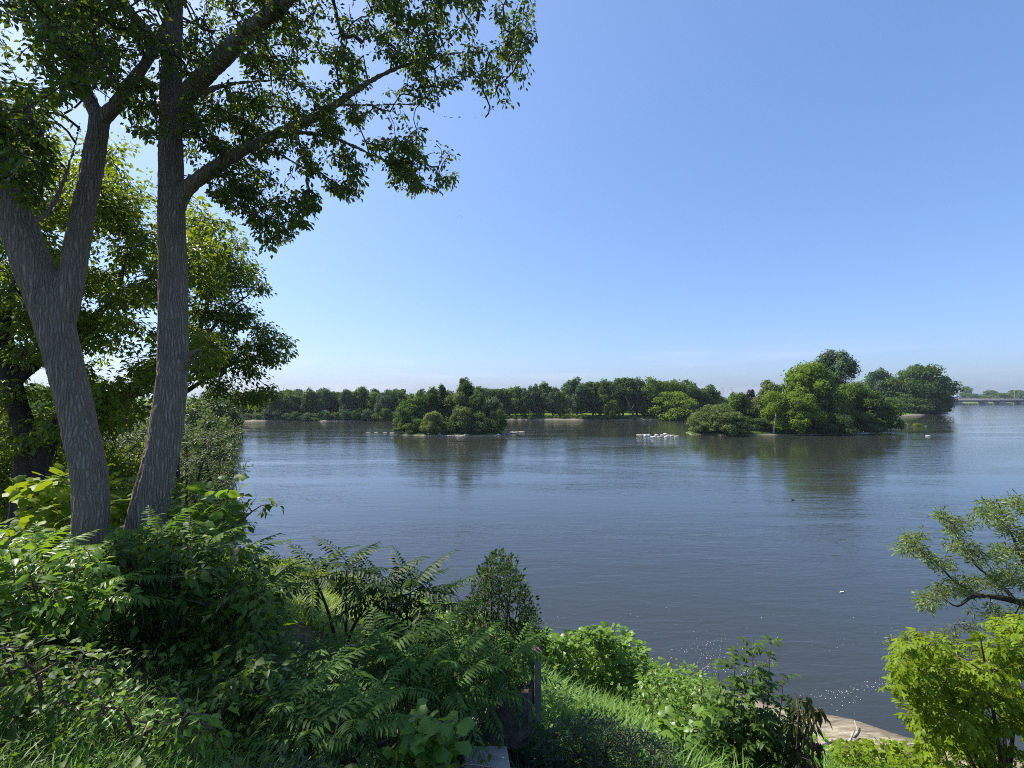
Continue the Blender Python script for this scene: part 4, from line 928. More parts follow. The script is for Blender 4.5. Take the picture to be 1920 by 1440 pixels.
# --- dark outer boughs hanging toward the water
b = G(330, 11.5); t4 = Plant('bank_tree', b, 'dark leafy tree on the bank reaching over the water behind the straight trunk', 'tree')
t4.limb([(b - Vector((0, 0, .2)), .2), (P(325, 850, 11.5), .13), (P(345, 700, 11.2), .09), (P(380, 600, 11), .05), (P(410, 470, 10.9), .02)])
t4.limb([(P(340, 740, 11.3), .06), (P(420, 690, 11), .04), (P(500, 660, 10.8), .015)])
t4.limb([(P(350, 680, 11.2), .05), (P(420, 590, 10.8), .03), (P(470, 550, 10.6), .012)])
tg = region(poly((360, 400), (430, 425), (465, 470), (505, 545), (480, 600), (548, 640), (535, 680), (490, 690), (518, 735), (480, 770), (420, 750), (360, 720), (340, 600)), (9.6, 12.2), 520, [(455, 625, 16, 14), (440, 725, 14, 12), (400, 560, 10, 14)], 30)
t4.grow(tg); t4.leaves(22, .10, .13, .4, .1); t4.finish(OVL, 'canopy', 0, wood='dark_bark')
# --- grey willow shrubs on the bank
for (bx, Yb, pl, n, lb) in [(350, 15, poly((200, 800), (330, 760), (400, 742), (440, 765), (468, 800), (448, 835), (472, 865), (438, 900), (452, 940), (425, 985), (300, 960), (210, 900)), 560, 'grey-green willow shrub at the water edge right of the trunks'),
                            (190, 12, poly((150, 780), (260, 770), (310, 850), (290, 940), (190, 950), (140, 880)), 240, 'pale grey-green shrub seen in the gap between the two trunks')]:
    b = G(bx, Yb); s_ = Plant('willow_shrub', b, lb, 'shrub')
    for k in range(5): s_.limb([(b - Vector((0, 0, .1)), .06), (P(bx + (k - 2) * 22, 900, Yb - .3), .035), (P(bx + (k - 2) * 45, 830, Yb + .2), .012)])
    s_.grow(region(pl, (Yb - 2, Yb + 2.2), n, (), 22)); s_.leaves(16, .12, .16, .1, .2); s_.finish(LAN, 'greywillow', 0, wood='dark_bark')
for (bx, Yb, pl, yr, n, lb) in [(40, 10.8, poly((-40, 740), (60, 770), (120, 760), (150, 860), (130, 930), (60, 975), (-40, 1000)), (9.6, 12), 330, 'mid green bush filling the space left of the forked trunk'), (230, 10.6, poly((170, 830), (300, 840), (330, 930), (300, 985), (180, 980)), (9.5, 11.5), 170, 'green bush low in the gap between the two trunks')]:
    b = G(bx, Yb); s_ = Plant('bank_bush', b, lb, 'bush')
    for k in range(4): s_.limb([(b - Vector((0, 0, .1)), .04), (P(bx + (k - 1.5) * 25, 930, Yb - .2), .025), (P(bx + (k - 1.5) * 45, 850, Yb + .1), .01)])
    s_.grow(region(pl, yr, n, (), 20)); s_.leaves(22, .12, .15, .3, .1); s_.finish(OVL, 'yellowgreen', 0, wood='dark_bark')
# bank foliage further back on the left shore
for i, (px, tp, wd, yd, mi, lb) in enumerate([(330, 745, 150, 34, 4, 'hazy grey-green tree behind the willow shrub on the left bank'), (400, 790, 110, 27, 4, 'rounded grey bush low on the left bank near the water'), (200, 740, 170, 38, 1, 'green tree mass far behind the gap between the trunks'), (60, 730, 190, 30, 1, 'green tree mass filling the view left of the forked trunk'), (-60, 700, 180, 26, 0, 'dark tree at the extreme left behind the forked trunk'), (400, 735, 80, 70, 0, 'dark tree far along the left bank beside the river'), (425, 745, 60, 105, 0, 'small dark tree farthest along the left bank')]):
    x = (px - 960) / F * yd; tree('bank_tree', px, tp, wd, yd, 'round', mi, lb, 'trees along the left bank', gz(x, yd) - .4, 2)

# --- broad-leaved shrubs round the trunks
def shrub(name, bx, Yb, pl, yr, n, tmpl, mat, label, per=8, size=.1, spread=.06, droop=.3, stems=5, cat='shrub', single=300, clump=0, group=None, wood='stem', up=1.2, jit=.45, rad=.014, holes=(), start=.2):
    b = G(bx, Yb); s_ = Plant(name, b, label, cat, group)
    xs = [p[0] for p in pl]; ys = [p[1] for p in pl]; cx = sum(xs) / len(xs); cy_ = sum(ys) / len(ys)
    for k in range(stems):
        f = (k + .5) / stems; tx = min(xs) + (max(xs) - min(xs)) * (.15 + .7 * f); ty = cy_ - (cy_ - min(ys)) * random.uniform(.1, .6)
        tp = P(tx, ty, random.uniform(*yr)); b0 = b + Vector((random.uniform(-.15, .15), random.uniform(-.1, .1), -.08))
        s_.limb([(b0, rad), (b0.lerp(tp, .5) + Vector((random.uniform(-.08, .08), 0, .05)), rad * .8), (tp, rad * .35)])
    s_.grow(region(pl, yr, n, holes, clump), .0013); s_.leaves(per, size, spread, droop, start, jit, up)
    s_.finish(tmpl, mat, single, wood=wood, twigmat='stem'); return s_
def shoots(name, bx, Yb, tips, tmpl, mat, label, per, size, droop, cat='shrub', low=.35, spread=.05, single=300, up=1.0, rad=.011):
    b = G(bx, Yb); s_ = Plant(name, b, label, cat); s_.twigs = []
    for px, py, Yt in tips:
        tp = P(px, py, Yt); b0 = b + Vector((random.uniform(-.12, .12) + (tp.x - b.x) * .35, random.uniform(-.1, .1), -.08))
        l = s_.limb([(b0, rad), (b0.lerp(tp, .5) + Vector(((tp.x - b0.x) * .18, 0, .02)), rad * .75), (tp, rad * .3)], .08)
        k = int(len(l) * low); s_.twigs.append(l[k:])
    for tw in s_.twigs:
        n = len(tw); m = per * max(2, int(n / 5))
        f = rng.uniform(0, 1, m) ** .8 * (n - 1.001); i_ = f.astype(int); p = tw[i_, :3] + (tw[np.minimum(i_ + 1, n - 1), :3] - tw[i_, :3]) * (f - i_)[:, None]
        a = rng.uniform(0, 6.283, m); top = (f / n)[:, None]
        D = np.c_[np.cos(a), np.sin(a), 0 * a] * (1 - .35 * top) + np.array((0, 0, 1)) * (.75 * top - droop * (1 - .4 * top))
        s_.lp.append(p + D * .02); s_.ld.append(D); s_.ln.append(rng.normal(size=(m, 3)) * .25 + (0, 0, up)); s_.ls.append(size * rng.uniform(.6, 1.15, m) * (1.05 - .35 * top[:, 0]))
    tw = s_.twigs; s_.twigs = None; s_.finish(tmpl, mat, single, wood='stem'); return s_
shrub('mulberry_shrub', 140, 6.2, poly((20, 925), (70, 890), (160, 875), (250, 900), (245, 985), (150, 1010), (0, 1010), (60, 960)), (5.4, 7), 100, LOB, 'lime', 'bright broad-leaved shrub in sun behind the foot of the forked trunk', 5, .17, .1, .25)
shrub('mulberry_shrub', 370, 6.0, poly((230, 930), (330, 905), (430, 900), (460, 930), (450, 990), (420, 1030), (330, 1020), (240, 990)), (5.4, 6.6), 95, LOB, 'broad', 'broad-leaved shrub right of the straight trunk foot', 5, .15, .1, .3)
b = G(430, 5.6); s_ = Plant('leafy_branch_shrub', b, 'thin shrub with one leafy spray reaching right over the water', 'shrub')
s_.limb([(b, .016), (P(425, 1010, 5.5), .012), (P(455, 975, 5.5), .009), (P(490, 948, 5.5), .006), (P(528, 945, 5.5), .003)])
s_.grow([tuple(P(x_, y_, random.uniform(5.3, 5.7))) for x_, y_ in [(520, 950), (505, 935), (490, 965), (475, 940), (462, 960), (450, 985), (440, 950), (430, 990), (470, 985), (500, 955), (445, 1005), (415, 960), (480, 925)]], .0014)
s_.leaves(4, .095, .05, .5, .4); s_.finish(OV, 'dense', 300, wood='stem', twigmat='stem')
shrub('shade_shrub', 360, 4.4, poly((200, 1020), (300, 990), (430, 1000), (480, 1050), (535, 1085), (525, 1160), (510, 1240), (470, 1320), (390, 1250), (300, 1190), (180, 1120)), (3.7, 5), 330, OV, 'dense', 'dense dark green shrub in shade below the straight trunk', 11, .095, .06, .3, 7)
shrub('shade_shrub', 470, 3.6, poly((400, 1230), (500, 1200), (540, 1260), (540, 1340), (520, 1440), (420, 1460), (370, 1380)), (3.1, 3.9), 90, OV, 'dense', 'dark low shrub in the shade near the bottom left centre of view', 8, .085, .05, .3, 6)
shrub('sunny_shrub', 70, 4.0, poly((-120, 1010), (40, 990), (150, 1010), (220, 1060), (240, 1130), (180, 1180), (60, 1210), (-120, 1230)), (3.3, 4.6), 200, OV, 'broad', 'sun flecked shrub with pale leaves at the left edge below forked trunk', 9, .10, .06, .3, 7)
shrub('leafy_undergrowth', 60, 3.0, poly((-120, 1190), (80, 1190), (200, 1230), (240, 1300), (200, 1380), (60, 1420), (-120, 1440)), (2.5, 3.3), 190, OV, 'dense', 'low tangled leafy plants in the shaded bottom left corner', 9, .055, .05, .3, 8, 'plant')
shrub('leafy_undergrowth', 250, 2.8, poly((140, 1290), (330, 1290), (420, 1340), (430, 1460), (120, 1460)), (2.35, 2.9), 130, OV, 'broad', 'small sun flecked leafy plants growing among grass at bottom left', 7, .045, .04, .3, 8, 'plant')
shrub('leafy_undergrowth', 660, 3.4, poly((750, 1350), (800, 1325), (860, 1335), (868, 1390), (840, 1470), (740, 1470)), (2.9, 3.6), 50, LOB, 'broad', 'lobed bright leaves growing under the sumac fronds beside the slab', 7, .09, .05, .3, 8, 'plant')
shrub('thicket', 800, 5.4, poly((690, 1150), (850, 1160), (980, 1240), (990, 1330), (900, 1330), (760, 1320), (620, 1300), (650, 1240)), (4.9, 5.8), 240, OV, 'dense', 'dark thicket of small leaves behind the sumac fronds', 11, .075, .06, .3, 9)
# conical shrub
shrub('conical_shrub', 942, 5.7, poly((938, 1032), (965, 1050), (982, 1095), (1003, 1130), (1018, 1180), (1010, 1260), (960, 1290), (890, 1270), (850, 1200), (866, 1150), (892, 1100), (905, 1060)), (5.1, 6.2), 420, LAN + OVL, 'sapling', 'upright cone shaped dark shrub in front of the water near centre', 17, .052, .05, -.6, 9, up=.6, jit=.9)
shoots('slender_shoots', 940, 5.6, [(938, 1030, 5.6), (925, 1044, 5.5), (958, 1042, 5.6), (902, 1066, 5.6), (976, 1076, 5.5), (994, 1112, 5.6), (884, 1104, 5.6), (1008, 1150, 5.5), (868, 1142, 5.5)], LAN, 'dense', 'slender leafy shoots standing out of the cone shaped shrub', 14, .06, -.35, low=.45, rad=.006)
# vines and low bushes in sun
shrub('vine_bush', 1130, 9.4, poly((1012, 1225), (1050, 1195), (1100, 1182), (1130, 1168), (1165, 1176), (1200, 1205), (1225, 1245), (1230, 1275), (1150, 1290), (1060, 1280), (1015, 1262)), (8.4, 10), 330, LOB, 'vine', 'sunlit bright green vine covered bush at the water edge', 9, .105, .07, .2, 7)
shrub('vine_bush', 1025, 8.6, poly((985, 1190), (1030, 1180), (1060, 1215), (1050, 1250), (1000, 1262), (985, 1230)), (8, 9), 70, LOB, 'vine', 'small sunlit vine clump between cone shrub and vine bush', 9, .10, .07, .2, 4)
shrub('vine_bush', 850, 13, poly((790, 1140), (880, 1130), (920, 1160), (910, 1210), (820, 1195)), (12, 14), 110, LOB, 'vine', 'sunlit vines on the slope seen left of the cone shrub', 9, .13, .09, .2, 4)
shrub('waterside_bush', 500, 21, poly((445, 1040), (480, 1033), (520, 1050), (570, 1058), (640, 1075), (720, 1080), (700, 1120), (560, 1120), (450, 1090)), (19.5, 23), 260, OVL, 'lime', 'yellow-green low bushes in sun at the left shoreline', 12, .14, .14, .2, 6, single=0)
shrub('green_plants', 1290, 7.4, poly((1190, 1262), (1240, 1250), (1330, 1275), (1400, 1330), (1400, 1440), (1320, 1400), (1240, 1360), (1190, 1320)), (6.5, 8), 300, OV, 'vine', 'sunlit leafy plants on the slope left of the dark saplings', 9, .085, .06, .25, 10, 'plants')
shrub('burdock', 1290, 5.6, poly((1240, 1340), (1320, 1330), (1380, 1370), (1390, 1440), (1250, 1440), (1220, 1390)), (5.1, 5.9), 60, LOB, 'vine', 'big soft bright leaves low on the slope beside dark saplings', 8, .115, .07, .15, 5, 'plant')
shrub('shaded_weeds', 1120, 4.6, poly((980, 1375), (1060, 1345), (1160, 1350), (1260, 1400), (1290, 1470), (960, 1470)), (4.1, 5), 330, LAN, 'weed', 'feathery dark weeds in shadow right of the concrete slab', 16, .06, .04, -.4, 14, 'weeds', up=.5, jit=.9)
# dark saplings
shoots('boxelder_sapling', 1400, 5.4, [(1412, 1196, 5.3), (1444, 1212, 5.4), (1378, 1236, 5.3), (1345, 1252, 5.4), (1470, 1262, 5.4), (1392, 1290, 5.1), (1436, 1300, 5.2), (1335, 1312, 5.2), (1484, 1322, 5.3), (1365, 1345, 5.0), (1410, 1360, 5.0), (1455, 1370, 5.0), (1325, 1375, 5.1), (1390, 1410, 4.9), (1440, 1430, 4.9), (1400, 1250, 5.2), (1455, 1330, 5.1), (1360, 1300, 5.2), (1420, 1330, 5.0), (1475, 1400, 5.0), (1345, 1420, 4.9)], CMP, 'dense', 'dark green sapling clump with tall shoots of drooping compound leaves', 10, .27, .35, low=.3)
shrub('withered_sapling', 1510, 5.0, poly((1485, 1300), (1500, 1290), (1520, 1305), (1540, 1330), (1538, 1400), (1545, 1480), (1470, 1480), (1478, 1360)), (4.7, 5.3), 80, LAN, 'withered', 'withered brownish sapling with limp hanging leaves beside the beach', 8, .13, .03, 1.8, 5)
# right: bright boxelder and willow
shrub('boxelder_bush', 1890, 6.9, poly((1655, 1300), (1690, 1275), (1670, 1235), (1735, 1175), (1800, 1195), (1850, 1170), (1920, 1160), (2060, 1140), (2120, 1300), (2100, 1480), (1830, 1500), (1760, 1440), (1715, 1375), (1700, 1325)), (6.0, 8.2), 720, CMP, 'lime', 'large yellow-green sunlit bush filling the lower right corner', 9, .19, .05, .55, 10, single=300, wood='stem', rad=.03, clump=26, start=.4)
shrub('ground_vines', 1640, 9.4, poly((1560, 1400), (1600, 1385), (1680, 1390), (1760, 1400), (1780, 1460), (1560, 1470)), (8.2, 10), 200, LOB, 'lime', 'sunlit yellow-green ground vines below the beach', 8, .09, .05, .1, 8, 'plants')
b = G(2050, 9.5); s_ = Plant('willow_tree', b, 'willow with spreading dark limbs and silvery leaves above the yellow-green bush', 'tree')
s_.limb([(b - Vector((0, 0, .2)), .16), (P(2030, 1230, 9.5), .12), (P(1985, 1155, 9.6), .10), (P(1925, 1133, 9.7), .075), (P(1870, 1120, 9.7), .055), (P(1825, 1118, 9.7), .035), (P(1795, 1137, 9.6), .018), (P(1770, 1122, 9.6), .008)])
s_.limb([(P(1840, 1118, 9.7), .03), (P(1790, 1090, 9.9), .022), (P(1755, 1055, 10), .014), (P(1715, 1035, 10), .006)])
s_.limb([(P(1905, 1128, 9.7), .04), (P(1870, 1090, 10), .03), (P(1830, 1060, 10.2), .02), (P(1790, 1000, 10.4), .012), (P(1760, 965, 10.5), .005)])
s_.limb([(P(1960, 1145, 9.6), .05), (P(1925, 1070, 10), .035), (P(1895, 1000, 10.2), .02), (P(1850, 950, 10.4), .008)])
s_.limb([(P(1985, 1155, 9.6), .05), (P(1960, 1050, 9.6), .035), (P(1940, 950, 9.6), .015)])
tg = []
for cx_, cy_, r_, n_ in [(1700, 1025, 22, 16), (1722, 1008, 18, 10), (1735, 1045, 20, 12), (1770, 1060, 18, 10), (1735, 1128, 26, 18), (1775, 1108, 26, 18), (1815, 1100, 26, 18), (1765, 965, 14, 8), (1790, 985, 20, 14), (1800, 1020, 22, 14), (1830, 1040, 24, 14), (1850, 955, 28, 22), (1830, 975, 20, 8), (1880, 985, 26, 18), (1905, 950, 26, 20), (1930, 1000, 30, 24), (1880, 1040, 26, 16), (1905, 1085, 28, 20), (1860, 1095, 22, 12), (1850, 1150, 26, 12), (1895, 1158, 26, 14), (1940, 1140, 28, 16), (1965, 1100, 30, 18), (1955, 1010, 34, 20), (1870, 1070, 26, 14), (1950, 1050, 40, 30), (1960, 960, 30, 20), (1915, 1040, 20, 12)]:
    for k in range(n_):
        a_ = random.uniform(0, 6.28); q_ = r_ * math.sqrt(random.random()); tg.append(tuple(P(cx_ + q_ * math.cos(a_), cy_ + q_ * math.sin(a_) * .7, random.uniform(9.3, 10.7))))
s_.grow(tg); s_.leaves(26, .105, .085, .1, .2); s_.finish(LAN, 'willow', 300, wood='dark_bark')
shrub('low_willow', 1800, 8.9, poly((1660, 1200), (1710, 1175), (1760, 1180), (1850, 1155), (1920, 1150), (1900, 1180), (1800, 1195), (1720, 1240), (1680, 1230)), (8.6, 9.6), 130, LAN, 'greywillow', 'grey-green willow sprays between the willow tree and the bright bush', 11, .10, .06, .1, 5)

# ------------------------------------------------------------------ sumac
def sumac(bx, Yb, tips, label, size=.46, mat='sumac', nf=11, rad=.017):
    b = G(bx, Yb); r = empty('sumac_shrub', b, label, 'shrub', 'sumac shrubs with long fronds')
    mes = SUM.setdefault(mat, None)
    if mes is None:
        mes = [np_mesh('frond', *t) for t in FR]
        for m_ in mes: m_.materials.append(M[mat])
        SUM[mat] = mes
    from mathutils import Matrix
    for i, (px, py, Yt) in enumerate(tips):
        tp = P(px, py, Yt); b0 = b + Vector((random.uniform(-.12, .12), random.uniform(-.08, .08), -.1)); md = b0.lerp(tp, .55); md.x += (b0.x - tp.x) * .12; md.z += .05
        st = smooth_path([(b0 - b, rad * 1.2), (md - b, rad), (tp - b, rad * .55)], .08)
        mk('stem', np_mesh('stem', *tube(st[:, :3], st[:, 3], 7), True), M['stem'], r)
        for k in range(nf):
            a = 2.4 * k + random.uniform(-.3, .3); el = .75 - 1.0 * k / nf + random.uniform(-.15, .15)
            D = Vector((math.cos(a) * math.cos(el), math.sin(a) * math.cos(el), math.sin(el)))
            o_ = bpy.data.objects.new('frond', random.choice(mes)); COL.objects.link(o_); o_.parent = r
            Fm = frames(np.array([D[:]]), np.array([(0, 0, 1.0)]))[0]
            kk = .12 * (1 - k / nf) ; base_ = tp - b + Vector((0, 0, kk - .12 + .06))
            o_.matrix_basis = Matrix.Translation(base_) @ Matrix(Fm.tolist()).to_4x4() @ Matrix.Scale(size * random.uniform(.75, 1.15), 4)
    return r
SUM = {}
sumac(640, 5.3, [(590, 1080, 5.0), (650, 1068, 5.1), (700, 1120, 5.0)], 'dark sumac with tops silhouetted against the water left of centre', .5, 'sapling')  # dark leaf colour paints the silhouette shade of these fronds
sumac(760, 5.2, [(712, 1105, 5.1), (770, 1110, 5.0), (745, 1160, 4.9), (812, 1140, 5.0)], 'dark sumac left of the cone shaped shrub with arching top fronds', .5, 'sapling')  # darker fronds again, silhouette shade put into the leaf colour
sumac(640, 4.1, [(560, 1262, 4.1), (650, 1255, 4.0), (600, 1290, 3.7)], 'sumac with fanned fronds below the lit grass patch', .46)
sumac(790, 4.3, [(720, 1235, 4.2), (790, 1215, 4.3), (760, 1290, 3.9), (850, 1250, 4.2), (850, 1305, 3.95)], 'sumac with spreading fronds in the middle of the lower thicket', .46)
sumac(900, 4.7, [(890, 1220, 4.6), (950, 1255, 4.4), (900, 1290, 4.2), (965, 1225, 4.7)], 'small sumac overhanging the concrete wall beside the post', .40)
sumac(640, 3.3, [(680, 1360, 3.2), (590, 1380, 3.1), (540, 1330, 3.3)], 'lowest sumac at the bottom edge with wide low fronds', .40)
sumac(300, 4.7, [(220, 1035, 4.5), (300, 1015, 4.6), (370, 1045, 4.5), (330, 1090, 4.2)], 'sumac with fern-like fronds in front of the trunk bases', .46)
sumac(110, 4.1, [(60, 1060, 4.0), (140, 1075, 4.0), (20, 1110, 3.8), (180, 1120, 3.7)], 'sunlit sumac fronds at left below the forked trunk', .42, 'broad')  # lighter leaf colour paints sunlight onto these fronds
sumac(500, 4.6, [(440, 1060, 4.6), (500, 1110, 4.5), (430, 1150, 4.2)], 'sumac between the straight trunk and the silhouetted sumac tops', .44)

# ------------------------------------------------------------------ grass and weeds on the ground
def grass(name, n, test, h, mat, label, yr=(1.8, 16), xr=(-9, 12), w=.03, cat='grass', minz=.75):
    pts = []
    while len(pts) < n:
        x = rng.uniform(*xr, 6000); y = yr[0] + (yr[1] - yr[0]) * rng.uniform(0, 1, 6000) ** 1.3
        z = bank_z(x, y); px = 960 + x / y * F; py = HY + (EYE - z) / y * F
        ok = (z > minz) & (px > -60) & (px < 1980) & (py < 1560) & test(px, py, x, y)
        ok &= vnoise(np.c_[x * 2.2, y * 2.2, 0 * x], 8) > rng.uniform(0, .62, 6000)
        pts.append(np.c_[x, y, z][ok])
        if sum(map(len, pts)) >= n: break
    p = np.concatenate(pts)[:n]; m = len(p); a = rng.uniform(0, 6.28, m); tilt = rng.normal(size=(m, 3)) * .22 + np.array((0, 0, 1))
    D = np.c_[np.cos(a), np.sin(a), 0 * a]; Fm = frames(D, tilt); s_ = rng.uniform(.5, 1.2, m) * h
    parts = [scatter(t, p[i::3] - np.array((0, 0, .03)), Fm[i::3], s_[i::3]) for i, t in enumerate([blade_t(w, .3), blade_t(w * .8, .6), blade_t(w * 1.2, .95)])]
    o = mk(name, np_mesh(name, *join_np(parts)), M[mat]); tag(o, label, cat, kind='stuff'); return o
grass('tall_grass', 26000, lambda px, py, x, y: (px > 960) & (px < 1420), .42, 'grass', 'tall green grass on the sunlit slope right of the post', (4.5, 12), (-.5, 5.5), .02)
grass('meadow_grass', 26000, lambda px, py, x, y: (px > 420) & (px < 960), .3, 'lawn', 'yellow-green grass patch glowing behind the sumac', (6.5, 24), (-12, 0.3), .03)
grass('slope_grass', 12000, lambda px, py, x, y: (px > 1350), .28, 'grass', 'grass on the slope around the bright bush', (5, 12), (2, 10), .03)
grass('corner_grass', 3600, lambda px, py, x, y: (px < 520), .2, 'grass', 'long grass blades in the bottom left corner', (1.9, 4.4), (-5, -.6), .022)
grass('understory_grass', 9000, lambda px, py, x, y: (px > 480) & (px < 1300), .22, 'weed', 'thin dark grass and weeds between the shaded shrubs', (2.2, 6.0), (-2.6, 2.3), .025)
z_ok = lambda x, y: vnoise(np.c_[x * 2.5, y * 2.5, 0 * x], 77) > .4
def cover(name, n, test, tm, mat, size, label, yr, xr, zr, lift=.25, cat='ground cover'):
    pts = []
    while sum(map(len, pts)) < n:
        x = rng.uniform(*xr, 5000); y = rng.uniform(*yr, 5000); z = bank_z(x, y); px = 960 + x / y * F; py = HY + (EYE - z) / y * F
        ok = (z > zr[0]) & (z < zr[1]) & test(px, py, x, y) & (vnoise(np.c_[x * 1.1, y * 1.1, 0 * x], 8) > rng.uniform(.1, .55, 5000))
        pts.append(np.c_[x, y, z + lift * rng.uniform(0, 1, 5000) * (.4 + 1.2 * vnoise(np.c_[x * .9, y * .9, 0 * x], 3))][ok])
    p = np.concatenate(pts)[:n]; m = len(p); D = rng.normal(size=(m, 3)) * (1, 1, .35); nn = rng.normal(size=(m, 3)) * .4 + (0, 0, 1)
    s_ = size * rng.uniform(.6, 1.3, m); parts = [scatter(t, p[i::len(tm)], frames(D, nn)[i::len(tm)], s_[i::len(tm)]) for i, t in enumerate(tm)]
    tag(mk(name, np_mesh(name, *join_np(parts)), M[mat]), label, cat, kind='stuff')
cover('creeping_vines', 9000, lambda px, py, x, y: px > 740, LOB, 'vine', .11, 'low creeping vines covering the bank down to the water', (8, 22), (-5, 6.3), (.02, 2.0), .5)
cover('low_weeds', 9000, lambda px, py, x, y: px < 800, OVL, 'lime', .14, 'low sunny weeds along the left shoreline', (15, 27), (-15, -1), (.02, 1.6), .5)
cover('slope_weeds', 5000, lambda px, py, x, y: (px > 960) & (px < 1420), OV, 'vine', .075, 'small weeds mixed in the grass right of the post', (4.5, 11), (0, 6), (.8, 6), .35)
cover('shade_weeds', 6000, lambda px, py, x, y: (px < 960), OV, 'dense', .06, 'small shaded weeds under the shrubs', (2.0, 7), (-7, .2), (3, 9), .3)
cover('slope_leaves', 5000, lambda px, py, x, y: px > 1560, OV, 'lime', .09, 'leafy ground cover under the bright bush', (6, 11.2), (4.5, 12), (.7, 5), .35)
stick = rod((0, 0, 0), (0, 1, 0), .035, .02, 4)
cover('beach_debris', 420, lambda px, py, x, y: (px > 1480) & (px < 1760) & (z_ok(x, y)), [stick], 'drift', .24, 'small twigs and dark debris washed up along the beach', (9.5, 12.8), (6, 11), (.3, .75), .05, 'debris')
# dry stalks
for i, (px, py, Yk, tx, ty) in enumerate([(1182 // 1, 1440, 4.3, 1176, 1385), (1240, 1440, 4.4, 1236, 1400), (240, 1330, 2.9, 236, 1270), (598, 1440, 3.0, 640, 1330), (345, 1400, 2.9, 372, 1290), (1290, 1275, 8.2, 1332, 1243), (862, 1437, 3.6, 985, 1442)]):
    b = P(px, py, Yk); st = smooth_path([(Vector((0, 0, -.25)), .006), (Vector((0, 0, 0)), .006), ((P(tx, ty, Yk) - b) * .5 + Vector((.02, 0, 0)), .005), (P(tx, ty, Yk) - b, .003)], .05)
    o = mk('dry_stalk', np_mesh('dry_stalk', *tube(st[:, :3], st[:, 3], 5), True), M['dry']); o.location = b
    tag(o, ['pale dry stalk among the shadowed weeds right of the slab', 'bent dry stalk among shadowed weeds near the burdock', 'short pale forked stalk above the bottom left grass', 'long bare stem leaning right at the bottom centre left', 'thin stem leaning in the dark hollow at lower left', 'straight dry stick poking out over the water by green plants', 'pale stick lying along the front of the concrete slab'][i], 'stalk')

# ------------------------------------------------------------------ concrete remains and post
def prism(pts, d):
    """extrude a polygon (list of Vectors) by the vector d"""
    n = len(pts); V = [tuple(p) for p in pts] + [tuple(p + d) for p in pts]
    me = bpy.data.meshes.new('prism'); me.from_pydata(V, [], [tuple(range(n - 1, -1, -1)), tuple(range(n, 2 * n))] + [(i, (i + 1) % n, n + (i + 1) % n, n + i) for i in range(n)]); me.update()
    import bmesh
    bm = bmesh.new(); bm.from_mesh(me); bmesh.ops.recalc_face_normals(bm, faces=bm.faces); bmesh.ops.bevel(bm, geom=list(bm.edges), offset=.004, segments=2, affect='EDGES'); bm.to_mesh(me); bm.free(); return me
cw = empty('retaining_wall', P(930, 1380, 4.3), 'weathered concrete wing wall with sloping top below the sumac', 'wall'); lo = cw.location
q = lambda a, b_, Yk: P(a, b_, Yk) - lo
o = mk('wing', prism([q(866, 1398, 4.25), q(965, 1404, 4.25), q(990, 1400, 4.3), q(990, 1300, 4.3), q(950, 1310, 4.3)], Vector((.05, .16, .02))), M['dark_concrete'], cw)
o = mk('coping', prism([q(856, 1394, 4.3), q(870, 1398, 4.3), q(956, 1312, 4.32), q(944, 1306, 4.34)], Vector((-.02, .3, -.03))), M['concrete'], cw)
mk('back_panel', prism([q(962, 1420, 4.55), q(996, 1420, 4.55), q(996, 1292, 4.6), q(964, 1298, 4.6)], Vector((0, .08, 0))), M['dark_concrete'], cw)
ps = empty('steel_post', P(1006, 1345, 4.9), 'upright dark weathered post with flat cap beside the lit grass', 'post'); lo = ps.location
q = lambda a, b_, Yk: P(a, b_, Yk) - lo
mk('flange', prism([q(1002, 1370, 4.8), q(1014, 1370, 4.8), q(1015, 1236, 4.8), q(1002, 1236, 4.8)], Vector((0, .05, 0))), M['concrete'], ps)
mk('web', prism([q(996, 1370, 4.9), q(1010, 1370, 4.9), q(1010, 1238, 4.9), q(996, 1238, 4.9)], Vector((0, .1, 0))), M['dark_bark'], ps)
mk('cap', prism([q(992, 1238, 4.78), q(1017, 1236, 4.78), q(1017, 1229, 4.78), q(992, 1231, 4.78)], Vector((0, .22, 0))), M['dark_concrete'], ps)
a_ = P(862, 1400, 4.05)
zz = a_.z
def onz(px, py): 
    Yk = (EYE - zz) * F / (py - HY); return P(px, py, Yk)
sl = prism([onz(866, 1398), onz(880, 1470), onz(962, 1470), onz(950, 1398)], Vector((0, 0, -.35)))
o = mk('concrete_slab', sl, M['concrete']); tag(o, 'pale concrete slab with dappled light at the foot of the wing wall', 'slab')
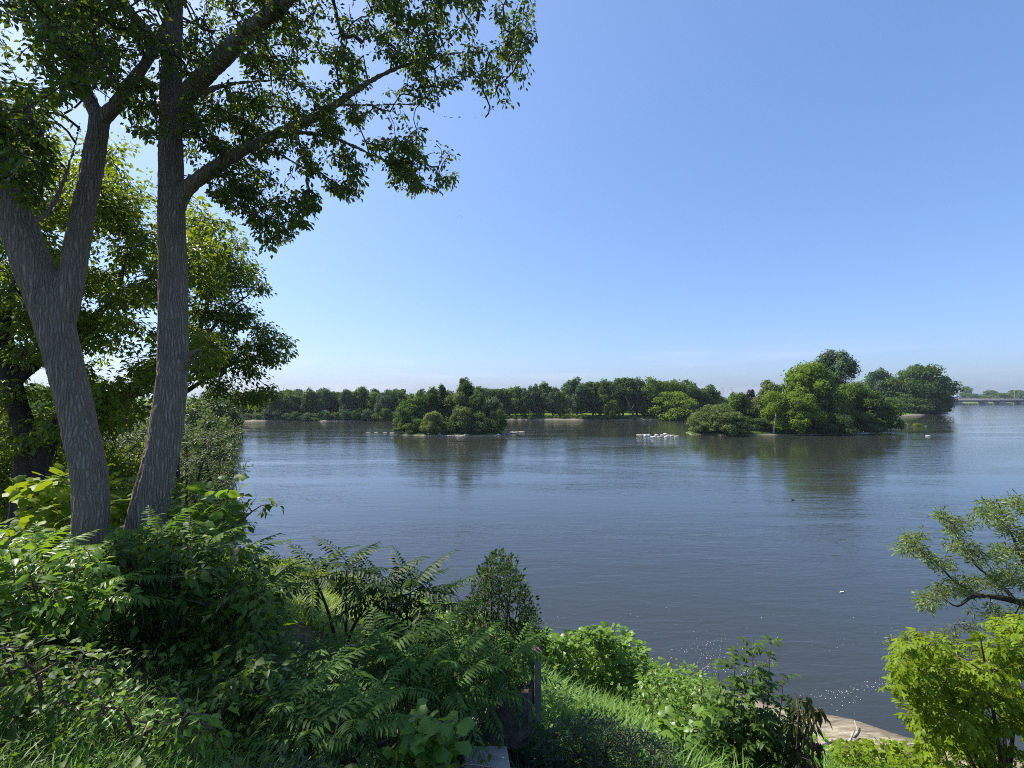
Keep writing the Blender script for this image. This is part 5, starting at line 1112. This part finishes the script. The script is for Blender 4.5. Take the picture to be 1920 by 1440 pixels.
# driftwood on the beach
def drift(pts, r, label):
    b = ground_hit(*pts[0]); st = []
    for k, (px, py) in enumerate(pts):
        g_ = ground_hit(px, py); st.append((g_ - b + Vector((0, 0, r * .9 + (.12 if k == len(pts) - 1 else 0))),))
    rr = [r * (1 - .6 * k / (len(pts) - 1)) for k in range(len(pts))]
    sp = smooth_path([(v[0], rr[k]) for k, v in enumerate(st)], .08); sp[:, 3] *= 1 + .25 * (vnoise(sp[:, :3] * 9, 3) - .5)
    o = mk('driftwood', np_mesh('driftwood', *tube(sp[:, :3], sp[:, 3], 7), True), M['drift']); o.location = b; tag(o, label, 'driftwood', 'driftwood on the beach')
drift([(1545, 1418), (1570, 1405), (1590, 1396), (1602, 1382)], .05, 'curved driftwood branch slanting up to the beach edge')
drift([(1552, 1422), (1575, 1428), (1590, 1440)], .07, 'thick driftwood piece at the bottom under the curved branch')
drift([(1582, 1418), (1592, 1430), (1606, 1440)], .10, 'pale broken log end beside the yellow-green ground vines')
drift([(1560, 1410), (1585, 1416), (1600, 1425)], .04, 'thin bleached stick in the driftwood heap')
drift([(1664, 1391), (1690, 1400), (1722, 1406)], .04, 'straight bleached stick along the beach edge near bright bush')
drift([(1600, 1384), (1608, 1374), (1602, 1362)], .03, 'stubby grey root at the top of the beach debris')
drift([(1540, 1400), (1560, 1392), (1575, 1398)], .03, 'short grey twig on dark beach debris')
# ------------------------------------------------------------------ haze
m, t = newmat('summer_haze'); pv = N(t, 'ShaderNodeVolumePrincipled'); pv.inputs['Color'].default_value = (0.75, 0.86, 1, 1)
pv.inputs['Density'].default_value = 0.00011; pv.inputs['Anisotropy'].default_value = 0.2
o = N(t, 'ShaderNodeOutputMaterial'); t.links.new(pv.outputs[0], o.inputs['Volume'])
hz = mk('haze', np_mesh('haze', *box((0, 2250, 19), (8200, 5700, 40))), m); tag(hz, 'thin summer haze over the river', 'haze', kind='stuff')
print('objects', len(bpy.data.objects), 'tris approx', sum(len(m.polygons) for m in bpy.data.meshes))
